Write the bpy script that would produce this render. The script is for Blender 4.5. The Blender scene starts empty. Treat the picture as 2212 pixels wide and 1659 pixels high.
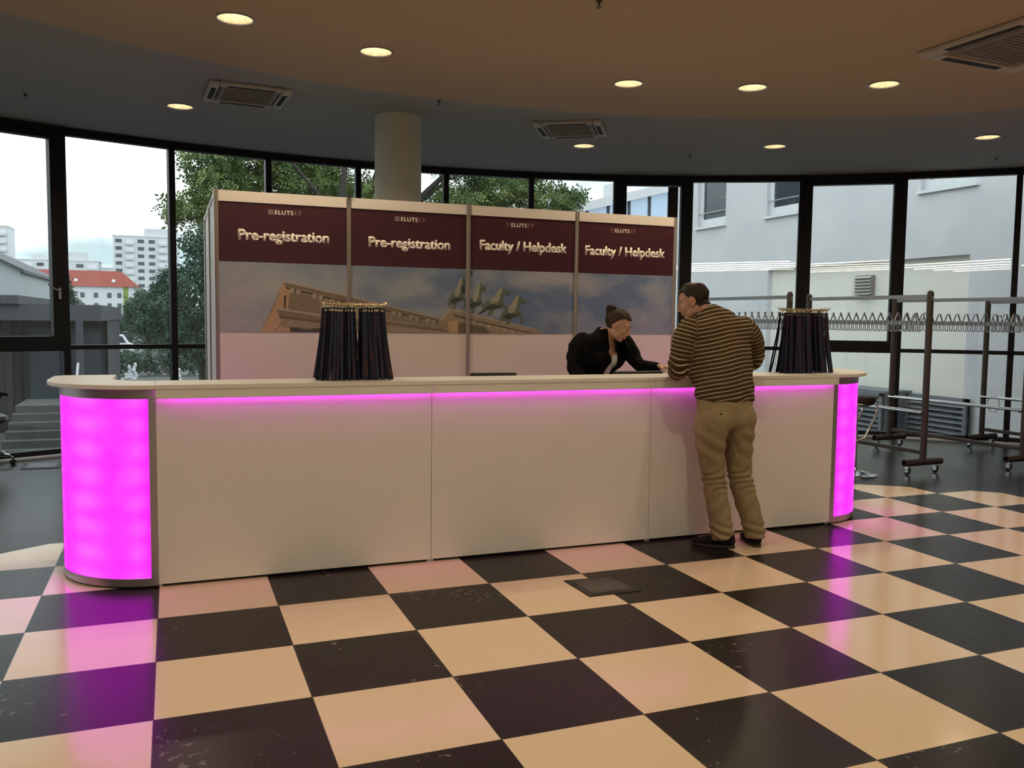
import bpy, bmesh, math, random
import numpy as np
from mathutils import Vector, Matrix
random.seed(7)
RNG = np.random.default_rng(7)
PI = math.pi
sc = bpy.context.scene
col = sc.collection

# ---------------------------------------------------------------- camera
def rot(yaw, pitch, roll):
    cy, sy, cp, sp = math.cos(yaw), math.sin(yaw), math.cos(pitch), math.sin(pitch)
    f = Vector((sy*cp, cy*cp, sp)); r = Vector((cy, -sy, 0)); u = r.cross(f)
    c, s = math.cos(roll), math.sin(roll)
    return f, r*c + u*s, u*c - r*s
f_, r_, u_ = rot(0.373683582, -0.0750010230, 0.0116132353)
cd = bpy.data.cameras.new('camera'); cam = bpy.data.objects.new('camera', cd); col.objects.link(cam)
m3 = Matrix((r_, u_, -f_)).transposed()
cam.matrix_world = Matrix.Translation((0.0889298, -3.4957585, 1.5498897)) @ m3.to_4x4()
cd.sensor_fit = 'HORIZONTAL'; cd.sensor_width = 36.0; cd.lens = 1877.132/2212*36.0
cd.clip_start = 0.05; cd.clip_end = 2000
sc.camera = cam

# ---------------------------------------------------------------- sky, exposure
sc.view_settings.view_transform = 'Standard'; sc.view_settings.look = 'None'
sc.view_settings.exposure = 0.0; sc.view_settings.gamma = 1.0
sc.view_settings.use_curve_mapping = False
SKY_STRENGTH = 3.0
w = bpy.data.worlds.new('overcast_sky'); sc.world = w; w.use_nodes = True
nt = w.node_tree; nt.nodes.clear()
tc = nt.nodes.new('ShaderNodeTexCoord'); mp = nt.nodes.new('ShaderNodeMapping')
mp.inputs['Scale'].default_value = (1.6, 1.6, 6.0)
nz = nt.nodes.new('ShaderNodeTexNoise'); nz.inputs['Scale'].default_value = 1.7; nz.inputs['Detail'].default_value = 5
cr = nt.nodes.new('ShaderNodeValToRGB')
cr.color_ramp.elements[0].position = 0.36; cr.color_ramp.elements[0].color = (0.265, 0.325, 0.345, 1)
cr.color_ramp.elements[1].position = 0.60; cr.color_ramp.elements[1].color = (0.98, 0.985, 1.0, 1)
bg = nt.nodes.new('ShaderNodeBackground'); bg.inputs['Strength'].default_value = SKY_STRENGTH
wo = nt.nodes.new('ShaderNodeOutputWorld')
nt.links.new(tc.outputs['Generated'], mp.inputs['Vector']); nt.links.new(mp.outputs['Vector'], nz.inputs['Vector'])
nt.links.new(nz.outputs['Fac'], cr.inputs['Fac']); nt.links.new(cr.outputs['Color'], bg.inputs['Color'])
nt.links.new(bg.outputs['Background'], wo.inputs['Surface'])
LAMP_W = 54.0
LAMP_COL = (1.0, 0.82, 0.56)

# ---------------------------------------------------------------- materials
def mat(name, c, rough=0.5, metal=0.0, var=0.06, scale=8.0, bump=0.0, bscale=60.0, spec=0.5, coat=0.0, c2=None):
    m = bpy.data.materials.new(name); m.use_nodes = True
    n = m.node_tree.nodes; l = m.node_tree.links; b = n['Principled BSDF']
    t = n.new('ShaderNodeTexCoord'); z = n.new('ShaderNodeTexNoise'); z.inputs['Scale'].default_value = scale; z.inputs['Detail'].default_value = 4
    l.new(t.outputs['Object'], z.inputs['Vector'])
    r = n.new('ShaderNodeValToRGB'); r.color_ramp.elements[0].position = .3; r.color_ramp.elements[1].position = .7
    lo = c2 if c2 else tuple(max(0, x*(1-var)) for x in c); hi = c if c2 else tuple(min(1, x*(1+var)) for x in c)
    r.color_ramp.elements[0].color = (*lo, 1); r.color_ramp.elements[1].color = (*hi, 1)
    l.new(z.outputs['Fac'], r.inputs['Fac']); l.new(r.outputs['Color'], b.inputs['Base Color'])
    b.inputs['Roughness'].default_value = rough; b.inputs['Metallic'].default_value = metal
    b.inputs['Specular IOR Level'].default_value = spec; b.inputs['Coat Weight'].default_value = coat
    if bump:
        z2 = n.new('ShaderNodeTexNoise'); z2.inputs['Scale'].default_value = bscale; z2.inputs['Detail'].default_value = 6
        l.new(t.outputs['Object'], z2.inputs['Vector'])
        bp = n.new('ShaderNodeBump'); bp.inputs['Strength'].default_value = bump; bp.inputs['Distance'].default_value = .01
        l.new(z2.outputs['Fac'], bp.inputs['Height']); l.new(bp.outputs['Normal'], b.inputs['Normal'])
    return m
def emit(name, c, s):
    m = bpy.data.materials.new(name); m.use_nodes = True
    n = m.node_tree.nodes; n.clear(); e = n.new('ShaderNodeEmission'); o = n.new('ShaderNodeOutputMaterial')
    e.inputs['Color'].default_value = (*c, 1); e.inputs['Strength'].default_value = s
    m.node_tree.links.new(e.outputs[0], o.inputs['Surface']); return m
class NT:                                                    # small node-graph helper
    def __init__(s, m): s.n = m.node_tree.nodes; s.l = m.node_tree.links
    def math(s, op, a, b=None, c=None):
        k = s.n.new('ShaderNodeMath'); k.operation = op
        for i, v in enumerate((a, b, c)):
            if v is None: continue
            if isinstance(v, (int, float)): k.inputs[i].default_value = v
            else: s.l.new(v, k.inputs[i])
        return k.outputs[0]
    def mix(s, f, a, b):
        k = s.n.new('ShaderNodeMix'); k.data_type = 'RGBA'
        for i, v in ((0, f), (6, a), (7, b)):
            if isinstance(v, (int, float)): k.inputs[i].default_value = v
            elif isinstance(v, tuple): k.inputs[i].default_value = (*v, 1)
            else: s.l.new(v, k.inputs[i])
        return k.outputs[2]
    def noise(s, vec, scale, detail=4):
        k = s.n.new('ShaderNodeTexNoise'); k.inputs['Scale'].default_value = scale; k.inputs['Detail'].default_value = detail
        s.l.new(vec, k.inputs['Vector']); return k.outputs['Fac']
    def obj(s): return s.n.new('ShaderNodeTexCoord').outputs['Object']
    def sep(s, v):
        k = s.n.new('ShaderNodeSeparateXYZ'); s.l.new(v, k.inputs[0]); return k.outputs

M = {}
M['aluminium'] = mat('brushed aluminium', (.42, .38, .38), .38, .75, .04, 20)
M['alu_post'] = mat('anodised aluminium post', (.52, .47, .40), .35, .6, .04, 20)
M['chrome'] = mat('chrome', (.75, .75, .75), .12, 1.0, .03)
M['steel'] = mat('grey zinc steel', (.45, .47, .49), .4, .7, .06)
M['white_lam'] = mat('white laminate', (.80, .77, .72), .42, 0, .015, 3)
M['white_panel'] = mat('white booth panel', (.80, .74, .66), .5, 0, .02, 3)
M['maroon'] = mat('maroon print', (.055, .009, .017), .45, 0, .06, 3)
M['letter'] = mat('cream lettering', (.86, .78, .66), .5, 0, .02)
M['letter_dim'] = mat('dim rose lettering', (.33, .16, .16), .5, 0, .02)
M['frame'] = mat('black window frame', (.009, .009, .010), .5, 0, .1, 5, spec=.3)
M['black'] = mat('black plastic', (.012, .012, .013), .4, 0, .1)
M['rubber'] = mat('black rubber', (.02, .02, .02), .7, 0, .1)
M['leather'] = mat('black leather', (.016, .013, .013), .4, 0, .1, 30, .2, 120)
M['brown_steel'] = mat('brown painted steel', (.055, .042, .037), .45, .1, .1, 12)
M['rail_grey'] = mat('grey painted rail', (.30, .34, .38), .4, .2, .05)
M['sill'] = mat('pale sill', (.62, .66, .70), .4, 0, .05)
M['column'] = mat('column plaster', (.62, .58, .48), .7, 0, .03, 4)
M['wall'] = mat('warm plaster', (.74, .67, .56), .7, 0, .04, 3)
M['bulb'] = emit('lamp bulb', (1, .84, .60), 19)
M['reflector'] = mat('ribbed reflector', (.84, .79, .66), .4, .0, .22, 34)
M['cassette'] = mat('air conditioner plastic', (.50, .46, .38), .5, 0, .03)
M['grille'] = mat('grille plastic', (.24, .22, .185), .6, 0, .06)
M['slot'] = mat('dark slot', (.02, .019, .018), .8, 0, .1)

# ---------------------------------------------------------------- mesh helpers
class MB:
    def __init__(s): s.v = []; s.f = []; s.m = []; s.c = []
    def add(s, v, f, mi=0, c=None):
        o = len(s.v); s.v += [tuple(p) for p in v]; s.f += [tuple(i+o for i in q) for q in f]; s.m += [mi]*len(f); s.c += [c]*len(f); return s
    def box(s, x0, x1, y0, y1, z0, z1, mi=0, T=None):
        v = [(x, y, z) for z in (z0, z1) for x, y in ((x0, y0), (x1, y0), (x1, y1), (x0, y1))]
        if T is not None: v = [tuple(T @ Vector(p)) for p in v]
        return s.add(v, [(3, 2, 1, 0), (4, 5, 6, 7), (0, 1, 5, 4), (1, 2, 6, 5), (2, 3, 7, 6), (3, 0, 4, 7)], mi)
    def prism(s, poly, z0, z1, mi=0, T=None):
        n = len(poly); v = [(x, y, z0) for x, y in poly] + [(x, y, z1) for x, y in poly]
        if T is not None: v = [tuple(T @ Vector(p)) for p in v]
        f = [tuple(range(n))[::-1], tuple(range(n, 2*n))] + [(i, (i+1) % n, (i+1) % n+n, i+n) for i in range(n)]
        return s.add(v, f, mi)
    def tube(s, pts, r, seg=8, mi=0, closed=False):
        P = [Vector(p) for p in pts]; n = len(P); R = r if isinstance(r, (list, tuple)) else [r]*n
        t0 = (P[1]-P[0]).normalized(); a = Vector((0, 0, 1)) if abs(t0.z) < .9 else Vector((1, 0, 0))
        u = t0.cross(a).normalized(); v = []
        for i in range(n):
            if closed: t = (P[(i+1) % n]-P[i-1]).normalized()
            else: t = (P[min(i+1, n-1)]-P[max(i-1, 0)]).normalized()
            u = (u - t*u.dot(t)).normalized(); w_ = t.cross(u)
            for k in range(seg):
                a = 2*PI*k/seg; v.append(tuple(P[i] + (u*math.cos(a)+w_*math.sin(a))*R[i]))
        f = []
        for i in range(n if closed else n-1):
            j = (i+1) % n
            for k in range(seg): f.append((i*seg+k, i*seg+(k+1) % seg, j*seg+(k+1) % seg, j*seg+k))
        if not closed: f += [tuple(range(seg))[::-1], tuple(range((n-1)*seg, n*seg))]
        return s.add(v, f, mi)
    def lathe(s, prof, c=(0, 0, 0), seg=24, mi=0, T=None):
        v = []; n = len(prof)
        for k in range(seg):
            a = 2*PI*k/seg
            for r, z in prof: v.append((c[0]+r*math.cos(a), c[1]+r*math.sin(a), c[2]+z))
        if T is not None: v = [tuple(T @ Vector(p)) for p in v]
        f = []
        for k in range(seg):
            q = (k+1) % seg
            for i in range(n-1): f.append((k*n+i, q*n+i, q*n+i+1, k*n+i+1))
        return s.add(v, f, mi)
    def ball(s, c, r, seg=16, ring=10, mi=0, R=None):
        if isinstance(r, (int, float)): r = (r, r, r)
        v = [(0, 0, 1)]; f = []
        for i in range(1, ring):
            p = PI*i/ring
            for k in range(seg): a = 2*PI*k/seg; v.append((math.sin(p)*math.cos(a), math.sin(p)*math.sin(a), math.cos(p)))
        v.append((0, 0, -1)); e = len(v)-1
        for k in range(seg):
            q = (k+1) % seg; f.append((0, 1+k, 1+q)); f.append((e, e-seg+q, e-seg+k))
            for i in range(ring-2): f.append((1+i*seg+k, 1+(i+1)*seg+k, 1+(i+1)*seg+q, 1+i*seg+q))
        o = []
        for p in v:
            q = Vector((p[0]*r[0], p[1]*r[1], p[2]*r[2]))
            if R is not None: q = R @ q
            o.append(tuple(q+Vector(c)))
        return s.add(o, f, mi)
    def build(s, name, m, parent=None, smooth=False, bevel=0.0):
        me = bpy.data.meshes.new(name); me.from_pydata(s.v, [], s.f)
        for x in (m if isinstance(m, (list, tuple)) else [m]): me.materials.append(x)
        me.polygons.foreach_set('material_index', s.m)
        if smooth: me.polygons.foreach_set('use_smooth', [True]*len(s.f))
        if any(c is not None for c in s.c):
            at = me.attributes.new('print', 'FLOAT_COLOR', 'FACE')
            at.data.foreach_set('color', np.array([(*(c or (1, 1, 1)), 1) for c in s.c], dtype=np.float32).ravel())
        me.update()
        o = bpy.data.objects.new(name, me); col.objects.link(o)
        if parent is not None: o.parent = parent
        if bevel:
            b = o.modifiers.new('bevel', 'BEVEL'); b.width = bevel; b.segments = 2; b.limit_method = 'ANGLE'
        if smooth and not bevel: set_smooth(o)
        return o
def set_smooth(o, ang=40):
    bm = bmesh.new(); bm.from_mesh(o.data); a = math.radians(ang)
    for e in bm.edges:
        if len(e.link_faces) == 2 and e.calc_face_angle(0) > a: e.smooth = False
    bm.to_mesh(o.data); bm.free()
def box(name, x0, x1, y0, y1, z0, z1, m, parent=None, bevel=0.0): return MB().box(x0, x1, y0, y1, z0, z1).build(name, m, parent, bevel=bevel)
def tag(o, label, cat=None, group=None, kind=None):
    o['label'] = label
    if cat: o['category'] = cat
    if group: o['group'] = group
    if kind: o['kind'] = kind
    return o
def thing(name, label, cat, loc=(0, 0, 0), rz=0.0, group=None, kind=None):
    o = bpy.data.objects.new(name, None); col.objects.link(o); o.location = loc; o.rotation_euler = (0, 0, rz); o.empty_display_size = .1
    return tag(o, label, cat, group, kind)
def copy_tree(o, parent=None):
    c = o.copy(); col.objects.link(c)
    if parent is not None: c.parent = parent
    for ch in list(o.children): copy_tree(ch, c)
    return c
def arc(cx, cy, r, a0, a1, n): return [(cx+r*math.cos(math.radians(a0+(a1-a0)*i/n)), cy+r*math.sin(math.radians(a0+(a1-a0)*i/n))) for i in range(n+1)]
CX, CY, RW, HC = 2.745, -2.537, 10.40, 3.55                 # centre and radius of the round hall, ceiling height
def polar(r, a): return (CX+r*math.cos(math.radians(a)), CY+r*math.sin(math.radians(a)))
# ================================================================ the setting
m = bpy.data.materials.new('checkered floor'); m.use_nodes = True; g = NT(m); b = g.n['Principled BSDF']
P = g.obj(); x, y, z = g.sep(P)
T = .6
tx, ty = g.math('DIVIDE', x, T), g.math('DIVIDE', y, T)
par = g.math('GREATER_THAN', g.math('MODULO', g.math('ADD', g.math('ADD', g.math('FLOOR', tx), g.math('FLOOR', ty)), 200), 2), .5)
rad = g.math('SQRT', g.math('ADD', g.math('POWER', g.math('SUBTRACT', x, CX), 2), g.math('POWER', g.math('SUBTRACT', y, CY), 2)))
outer = g.math('GREATER_THAN', rad, 6.52)
def edge(t): return g.math('ABSOLUTE', g.math('SUBTRACT', g.math('FRACT', g.math('ADD', t, .5)), .5))
grout = g.math('LESS_THAN', g.math('MINIMUM', edge(tx), edge(ty)), .0045)
n1 = g.noise(P, 2.3, 5); n2 = g.noise(P, 9, 6); n3 = g.noise(P, 26, 2)
cream = g.mix(n1, (.74, .575, .40), (.79, .625, .44))
black = g.mix(n2, (.015, .0115, .010), (.022, .0175, .015))
chip = g.math('GREATER_THAN', g.math('MULTIPLY', n3, g.noise(P, 1.4, 2)), .405)
black = g.mix(g.math('MULTIPLY', chip, .55), black, (.20, .18, .17))
slate = g.mix(n2, (.009, .009, .0095), (.022, .0225, .023))
seam = g.math('LESS_THAN', g.math('MINIMUM', edge(g.math('DIVIDE', x, 1.2)), edge(g.math('DIVIDE', y, 1.2))), .003)
slate = g.mix(seam, slate, (.01, .01, .01))
tile = g.mix(par, cream, black)
tile = g.mix(g.math('MULTIPLY', grout, .85), tile, (.03, .025, .02))
c = g.mix(outer, tile, slate)
g.l.new(c, b.inputs['Base Color'])
ro = g.math('ADD', .12, g.math('MULTIPLY', n1, .05)); ro = g.math('ADD', ro, g.math('MULTIPLY', outer, .02))
dk = g.math('MAXIMUM', par, outer); ro = g.math('ADD', ro, g.math('MULTIPLY', dk, .13))
g.l.new(ro, b.inputs['Roughness']); g.l.new(g.math('SUBTRACT', .5, g.math('MULTIPLY', dk, .35)), b.inputs['Specular IOR Level'])
poly = arc(CX, CY, RW+.25, 0, 360, 96)[:-1]
tag(MB().prism(poly, -.3, 0).build('floor', m), 'checkered cream and black tile floor ringed by dark slate', kind='structure')

# ceiling with real openings for the recessed lamps
m = bpy.data.materials.new('ceiling with painted light tones'); m.use_nodes = True; g = NT(m); b = g.n['Principled BSDF']
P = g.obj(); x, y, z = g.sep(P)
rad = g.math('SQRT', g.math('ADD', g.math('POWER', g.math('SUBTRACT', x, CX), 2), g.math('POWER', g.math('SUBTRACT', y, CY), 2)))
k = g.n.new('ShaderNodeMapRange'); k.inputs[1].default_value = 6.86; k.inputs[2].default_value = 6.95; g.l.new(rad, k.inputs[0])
g.l.new(g.mix(k.outputs[0], g.mix(g.noise(P, 1.5), (.50, .40, .27), (.53, .43, .295)), (.36, .355, .35)), b.inputs['Base Color'])  # warm lamplight inside and cooler light outside are put into the colour
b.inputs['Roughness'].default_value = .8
LAMPS_SEEN = [(5.80, 112.5), (5.82, 101.7), (5.80, 80.18), (5.76, 69.5), (5.70, 58.7), (8.55, 107.3), (8.455, 77.6), (8.30, 62.7), (8.18, 47.5)]
LAMPS_ADDED = [(5.7, a) for a in (36, 15, -6, -27, -48, -69, -90, -111, -132, -153, 185, 164, 143)] + [(2.7, a) for a in (45, 90, 135, 180, 225, 270, 315, 0)]  # rings continued out of view, extra lamps added to light the counter front
LR = .118
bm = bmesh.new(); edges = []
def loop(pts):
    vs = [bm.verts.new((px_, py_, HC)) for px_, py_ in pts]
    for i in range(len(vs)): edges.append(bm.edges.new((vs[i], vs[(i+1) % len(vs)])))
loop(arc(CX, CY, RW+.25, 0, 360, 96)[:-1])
for r, a in LAMPS_SEEN+LAMPS_ADDED: loop(arc(*polar(r, a), LR, 0, 360, 24)[:-1])
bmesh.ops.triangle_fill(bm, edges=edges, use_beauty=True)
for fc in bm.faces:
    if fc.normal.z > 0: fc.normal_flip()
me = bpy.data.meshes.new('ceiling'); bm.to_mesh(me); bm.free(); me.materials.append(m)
o = bpy.data.objects.new('ceiling', me); col.objects.link(o); tag(o, 'round ceiling, warm lamplight tone painted on the inner disc, grey daylight tone on the outer ring', kind='structure')
# roof slab above the lamp cans
tag(MB().prism(arc(CX, CY, RW+.5, 0, 360, 64)[:-1], HC+.32, HC+.6).build('ceiling_slab', M['wall']), 'roof slab above the hall ceiling', kind='structure')

# glass
m = bpy.data.materials.new('window glass'); m.use_nodes = True; g = NT(m); g.n.clear()
o_ = g.n.new('ShaderNodeOutputMaterial'); tr = g.n.new('ShaderNodeBsdfTransparent'); gl = g.n.new('ShaderNodeBsdfGlossy'); mx = g.n.new('ShaderNodeMixShader')
tr.inputs[0].default_value = (.93, .965, .96, 1); gl.inputs['Roughness'].default_value = 0.0; gl.inputs['Color'].default_value = (1, 1, 1, 1)
lw = g.n.new('ShaderNodeLayerWeight'); lw.inputs['Blend'].default_value = .5
fr = g.math('ADD', .045, g.math('MULTIPLY', .95, g.math('POWER', lw.outputs['Facing'], 5.0)))
g.l.new(fr, mx.inputs[0]); g.l.new(tr.outputs[0], mx.inputs[1]); g.l.new(gl.outputs[0], mx.inputs[2]); g.l.new(mx.outputs[0], o_.inputs[0])
M['glass'] = m

ANG = [150.3, 143.75, 137.2, 130.65, 124.1, 117.55, 111.07, 104.67, 98.40, 92.11, 85.61, 79.10, 72.50, 66.79, 58.47, 51.25, 43.83, 37.2, 30.6, 24, 17.4, 10.8, 4.2]
SASH = {5, 12, 14}
for i in range(len(ANG)-1):
    ax, ay = polar(RW, ANG[i]); bx, by = polar(RW, ANG[i+1]); L = math.hypot(bx-ax, by-ay)
    nm = 'window_%d' % (i+1)
    vis = {5: 'at the far left edge', 6: 'looking on the red-roofed house', 7: 'beside the left end of the booth', 8: 'above the first booth panel', 9: 'left of the round column', 10: 'right of the round column',
           11: 'above the third booth panel', 12: 'with a thick sash above the fourth booth panel', 13: 'behind the striped-shirt man', 14: 'with a thick sash facing the wall vent', 15: 'behind the nearest coat rack', 16: 'at the far right edge'}
    t = thing(nm, 'black-framed window bay ' + vis.get(i, 'of the curved glazing, bay %d' % (i+1)), None, (ax, ay, 0), math.atan2(by-ay, bx-ax), kind='structure')
    W = .035
    f = MB().box(-W, W, -.075, .05, 0, HC)                    # mullion
    if i == len(ANG)-2: f.box(L-W, L+W, -.075, .05, 0, HC)
    f.box(W, L-W, -.05, .05, HC-.085, HC).box(W, L-W, -.05, .05, 1.155, 1.205).box(W, L-W, -.06, .05, .02, .075)
    f.build('frame', M['frame'], t, bevel=.004)
    z0, z1 = 1.205, HC-.085
    if i in SASH:
        s = MB(); q = .105
        s.box(W, L-W, -.085, .03, z0-.06, z0+.10).box(W, L-W, -.085, .03, z1-.06, z1).box(W, W+q, -.085, .03, z0+.10, z1-.06).box(L-W-q, L-W, -.085, .03, z0+.10, z1-.06)
        so = s.build('sash', M['frame'], t, bevel=.006)
        MB().box(W+q-.004, L-W-q+.004, -.02, -.008, z0+.096, z1-.056).build('upper_pane', M['glass'], t)
        if i == 5:
            h = MB().box(L-W-.055, L-W-.03, -.105, -.085, z0+.50, z0+.62)
            h.tube([(L-W-.042, -.115, z0+.585), (L-W-.09, -.13, z0+.60), (L-W-.175, -.135, z0+.66)], .009)
            h.build('handle', M['steel'], so)
    else:
        MB().box(W-.004, L-W+.004, -.006, .006, z0-.004, z1+.004).build('upper_pane', M['glass'], t)
    MB().box(W-.004, L-W+.004, -.006, .006, .07, 1.16).build('lower_pane', M['glass'], t)
    MB().box(0, L, -.16, -.02, .001, .022).build('sill', M['sill'], t)
# the rest of the round wall, behind the camera
a0, a1 = ANG[-1], ANG[0]-360
ring = arc(CX, CY, RW+.2, a0, a1, 60) + arc(CX, CY, RW, a1, a0, 60)
tag(MB().prism(ring, 0, HC).build('wall_back', M['wall']), 'curved plaster wall behind the photographer', kind='structure')

# round column
t = thing('column', 'round plaster column behind the second booth panel', 'column', (2.24, 5.2, 0), kind='structure')
MB().lathe([(0, 0), (.232, 0), (.232, HC), (0, HC)], seg=48).build('shaft', M['column'], t, smooth=True)

# ---------------------------------------------------------------- recessed lamps
cone = MB().lathe([(LR, 0), (LR-.004, .03), (LR*.86, .16), (LR*.5, .20), (0, .205)], seg=32)
trim = MB().lathe([(LR-.003, .002), (LR+.012, 0), (LR+.013, -.006), (LR-.001, -.006), (LR-.003, .002)], seg=32)
bulb = MB().ball((0, 0, .15), (.035, .035, .03), 12, 8)
proto = None
WH = ['nearest the top left corner of the ceiling', 'second from left in the inner row', 'above the fourth booth panel in the inner row', 'above the man in the inner row',
      'rightmost in the inner row', 'left of the left air conditioner', 'just below the middle air conditioner', 'above the coat racks in the outer row', 'at the far right of the outer row']
ld = bpy.data.lights.new('lamp_light', 'SPOT'); ld.spot_size = math.radians(146); ld.spot_blend = .75; ld.energy = LAMP_W; ld.color = LAMP_COL; ld.shadow_soft_size = .03
for i, (r, a) in enumerate(LAMPS_SEEN+LAMPS_ADDED):
    lab = 'warm recessed round ceiling lamp ' + (WH[i] if i < 9 else 'out of view, added to light the counter front')
    if proto is None:
        o = thing('ceiling_lamp', lab, 'lamp', (0, 0, 0), group='recessed ceiling lamps')
        cone.build('reflector', M['reflector'], o, smooth=True); trim.build('trim_ring', M['aluminium'], o, smooth=True); bulb.build('bulb', M['bulb'], o, smooth=True)
        lo = bpy.data.objects.new('lamp_light', ld); col.objects.link(lo); lo.parent = o; lo.location = (0, 0, .012)
        proto = o
    else:
        o = copy_tree(proto); o['label'] = lab
    o.location = (*polar(r, a), HC); o.rotation_euler = (0, 0, math.radians(a*3.7))
# linear lamps of the hall behind the camera (mirrored in the panes)
M['tube_lit'] = emit('lit fluorescent tube', (1, .92, .76), 11.0)
for k in range(5):
    t = thing('linear_ceiling_lamp', 'long fluorescent ceiling lamp in the hall behind the photographer', 'lamp', (CX-1.5, -6.6-.95*k, HC-.28), group='linear lamps behind the photographer')
    MB().box(-3.2, 3.2, -.05, .05, .02, .08).build('housing', M['white_lam'], t); MB().box(-3.15, 3.15, -.035, .035, -.005, .02).build('tube', M['tube_lit'], t)
    MB().tube([(-2.6, 0, .08), (-2.6, 0, .28)], .004).build('suspension_wire', M['steel'], t); MB().tube([(2.6, 0, .08), (2.6, 0, .28)], .004).build('suspension_wire', M['steel'], t)

# ---------------------------------------------------------------- ceiling equipment
def cassette(label, c, rz, s):
    t = thing('air_conditioner', label, 'air conditioner', (c[0], c[1], HC), rz, group='ceiling air conditioners'); h = s/2; k = h*.70
    fr = MB()
    for sx, sy in ((1, 0), (-1, 0), (0, 1), (0, -1)):
        if sx: fr.box(*sorted((sx*h, sx*(k+.03*s))), -h, h, -.035, -.001)
        else: fr.box(-(k+.03*s), k+.03*s, *sorted((sy*h, sy*(k+.03*s))), -.035, -.001)
    fr.build('frame', M['cassette'], t, bevel=.012)
    g_ = MB().box(-k, k, -k, k, -.032, -.004).build('grille', M['grille'], t, bevel=.01)
    sl = MB()
    for q in range(15):
        v = -k*.85+2*k*.85*q/14; sl.box(-k*.85, k*.85, v-.004, v+.004, -.038, -.030)
    sl.build('grille_slats', M['grille'], g_)
    for sx, sy in ((1, 0), (-1, 0), (0, 1), (0, -1)):
        c0, c1 = k+.055*s, k+.115*s; w_ = k*.82
        bb = (*sorted((sx*c0, sx*c1)), -w_, w_) if sx else (-w_, w_, *sorted((sy*c0, sy*c1)))
        MB().box(*bb, -.0375, -.03).build('air_slot', M['slot'], t)
cassette('ceiling air conditioner cassette above the left end of the booth', (.76, 4.85), math.radians(3), .70)
cassette('ceiling air conditioner cassette in the middle, over the third booth panel', (4.02, 4.93), math.radians(-33), .70)
cassette('large ceiling air conditioner cassette cut by the top right edge', (5.78, 1.08), math.radians(2), 1.02)
for x_, y_, lab in [(-1.12, 5.70, 'at the far left'), (2.63, 1.56, 'at the top edge of the view'), (5.98, 5.70, 'in front of the man\'s window'), (9.38, 4.30, 'at the far right'), (2.42, 4.38, 'near the column')]:
    t = thing('sprinkler', 'small brass ceiling sprinkler ' + lab, 'sprinkler', (x_, y_, HC), group='ceiling sprinklers'); t.scale = (.75, .75, .75)
    MB().lathe([(0, 0), (.03, 0), (.03, -.006), (.012, -.008), (.010, -.035), (0, -.035)], seg=12).build('body', M['brown_steel'], t, smooth=True)
    MB().lathe([(0, -.055), (.018, -.055), (.018, -.059), (0, -.059)], seg=12).tube([(.01, 0, -.03), (.014, 0, -.045), (.004, 0, -.056)], .003, 5).tube([(-.01, 0, -.03), (-.014, 0, -.045), (-.004, 0, -.056)], .003, 5).build('deflector', M['brown_steel'], t)

# floor boxes
def hatch(label, pts, mt):
    t = thing('floor_box', label, 'floor box', (pts[0][0], pts[0][1], 0))
    P_ = [Vector((p[0]-pts[0][0], p[1]-pts[0][1])) for p in pts]; c = sum(P_, Vector((0, 0)))/4
    MB().prism([tuple(p) for p in P_], 0.0, .004).build('frame', M['slot'], t)
    MB().prism([tuple(c+(p-c)*.90) for p in P_], .004, .006).build('rim', mt, t)
    MB().prism([tuple(c+(p-c)*.84) for p in P_], .006, .0066).build('joint', M['slot'], t)
    MB().prism([tuple(c+(p-c)*.78) for p in P_], .0066, .0085).build('lid', mt, t)
M['hatch'] = mat('worn hatch metal', (.07, .062, .052), .5, .3, .3, 12)
M['hatch_grey'] = mat('grey hatch metal', (.10, .105, .11), .5, .2, .2, 12)
hatch('square brown floor box lid set across the checkered tiles', [(2.233, 1.098), (2.245, .775), (2.575, .775), (2.56, 1.075)], M['hatch'])
hatch('grey floor box lid in the slate by the left window', [(-1.33, 6.62), (-1.33, 6.22), (-.98, 6.18), (-.98, 6.56)], M['hatch_grey'])
# ================================================================ reception counter
FY = 1.745                                                  # front plane of the counter
M['led'] = emit('magenta led strip', (1.0, .05, 1.0), 18.0)
m = bpy.data.materials.new('backlit magenta panel'); m.use_nodes = True; g = NT(m); g.n.clear()
P = g.obj(); x, y, z = g.sep(P)
# rows and columns of leds glow through the diffuser
k = g.n.new('ShaderNodeTexCoord'); uvx, uvy, _ = g.sep(k.outputs['UV'])
bl = g.math('MULTIPLY', g.math('ADD', .5, g.math('MULTIPLY', .5, g.math('COSINE', g.math('MULTIPLY', g.math('SUBTRACT', uvx, .5), 4*PI*1.0)))),
            g.math('ADD', .62, g.math('MULTIPLY', .38, g.math('COSINE', g.math('MULTIPLY', uvy, 2*PI*7)))))
bl = g.math('MULTIPLY', g.math('ADD', bl, g.math('MULTIPLY', g.noise(P, 7, 2), .8)), .62)
em = g.n.new('ShaderNodeEmission'); o_ = g.n.new('ShaderNodeOutputMaterial')
edge_f = g.math('MINIMUM', 1.0, g.math('MULTIPLY', 9.0, g.math('MINIMUM', g.math('ADD', uvx, .015), g.math('SUBTRACT', 1.03, uvx))))
bl = g.math('MULTIPLY', bl, edge_f)
g.l.new(g.mix(bl, (.93, .007, 1.0), (1.0, .074, 1.0)), em.inputs['Color'])
em.inputs['Strength'].default_value = 2.1
g.l.new(em.outputs[0], o_.inputs['Surface']); M['magenta'] = m
ZT = 1.160
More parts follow.
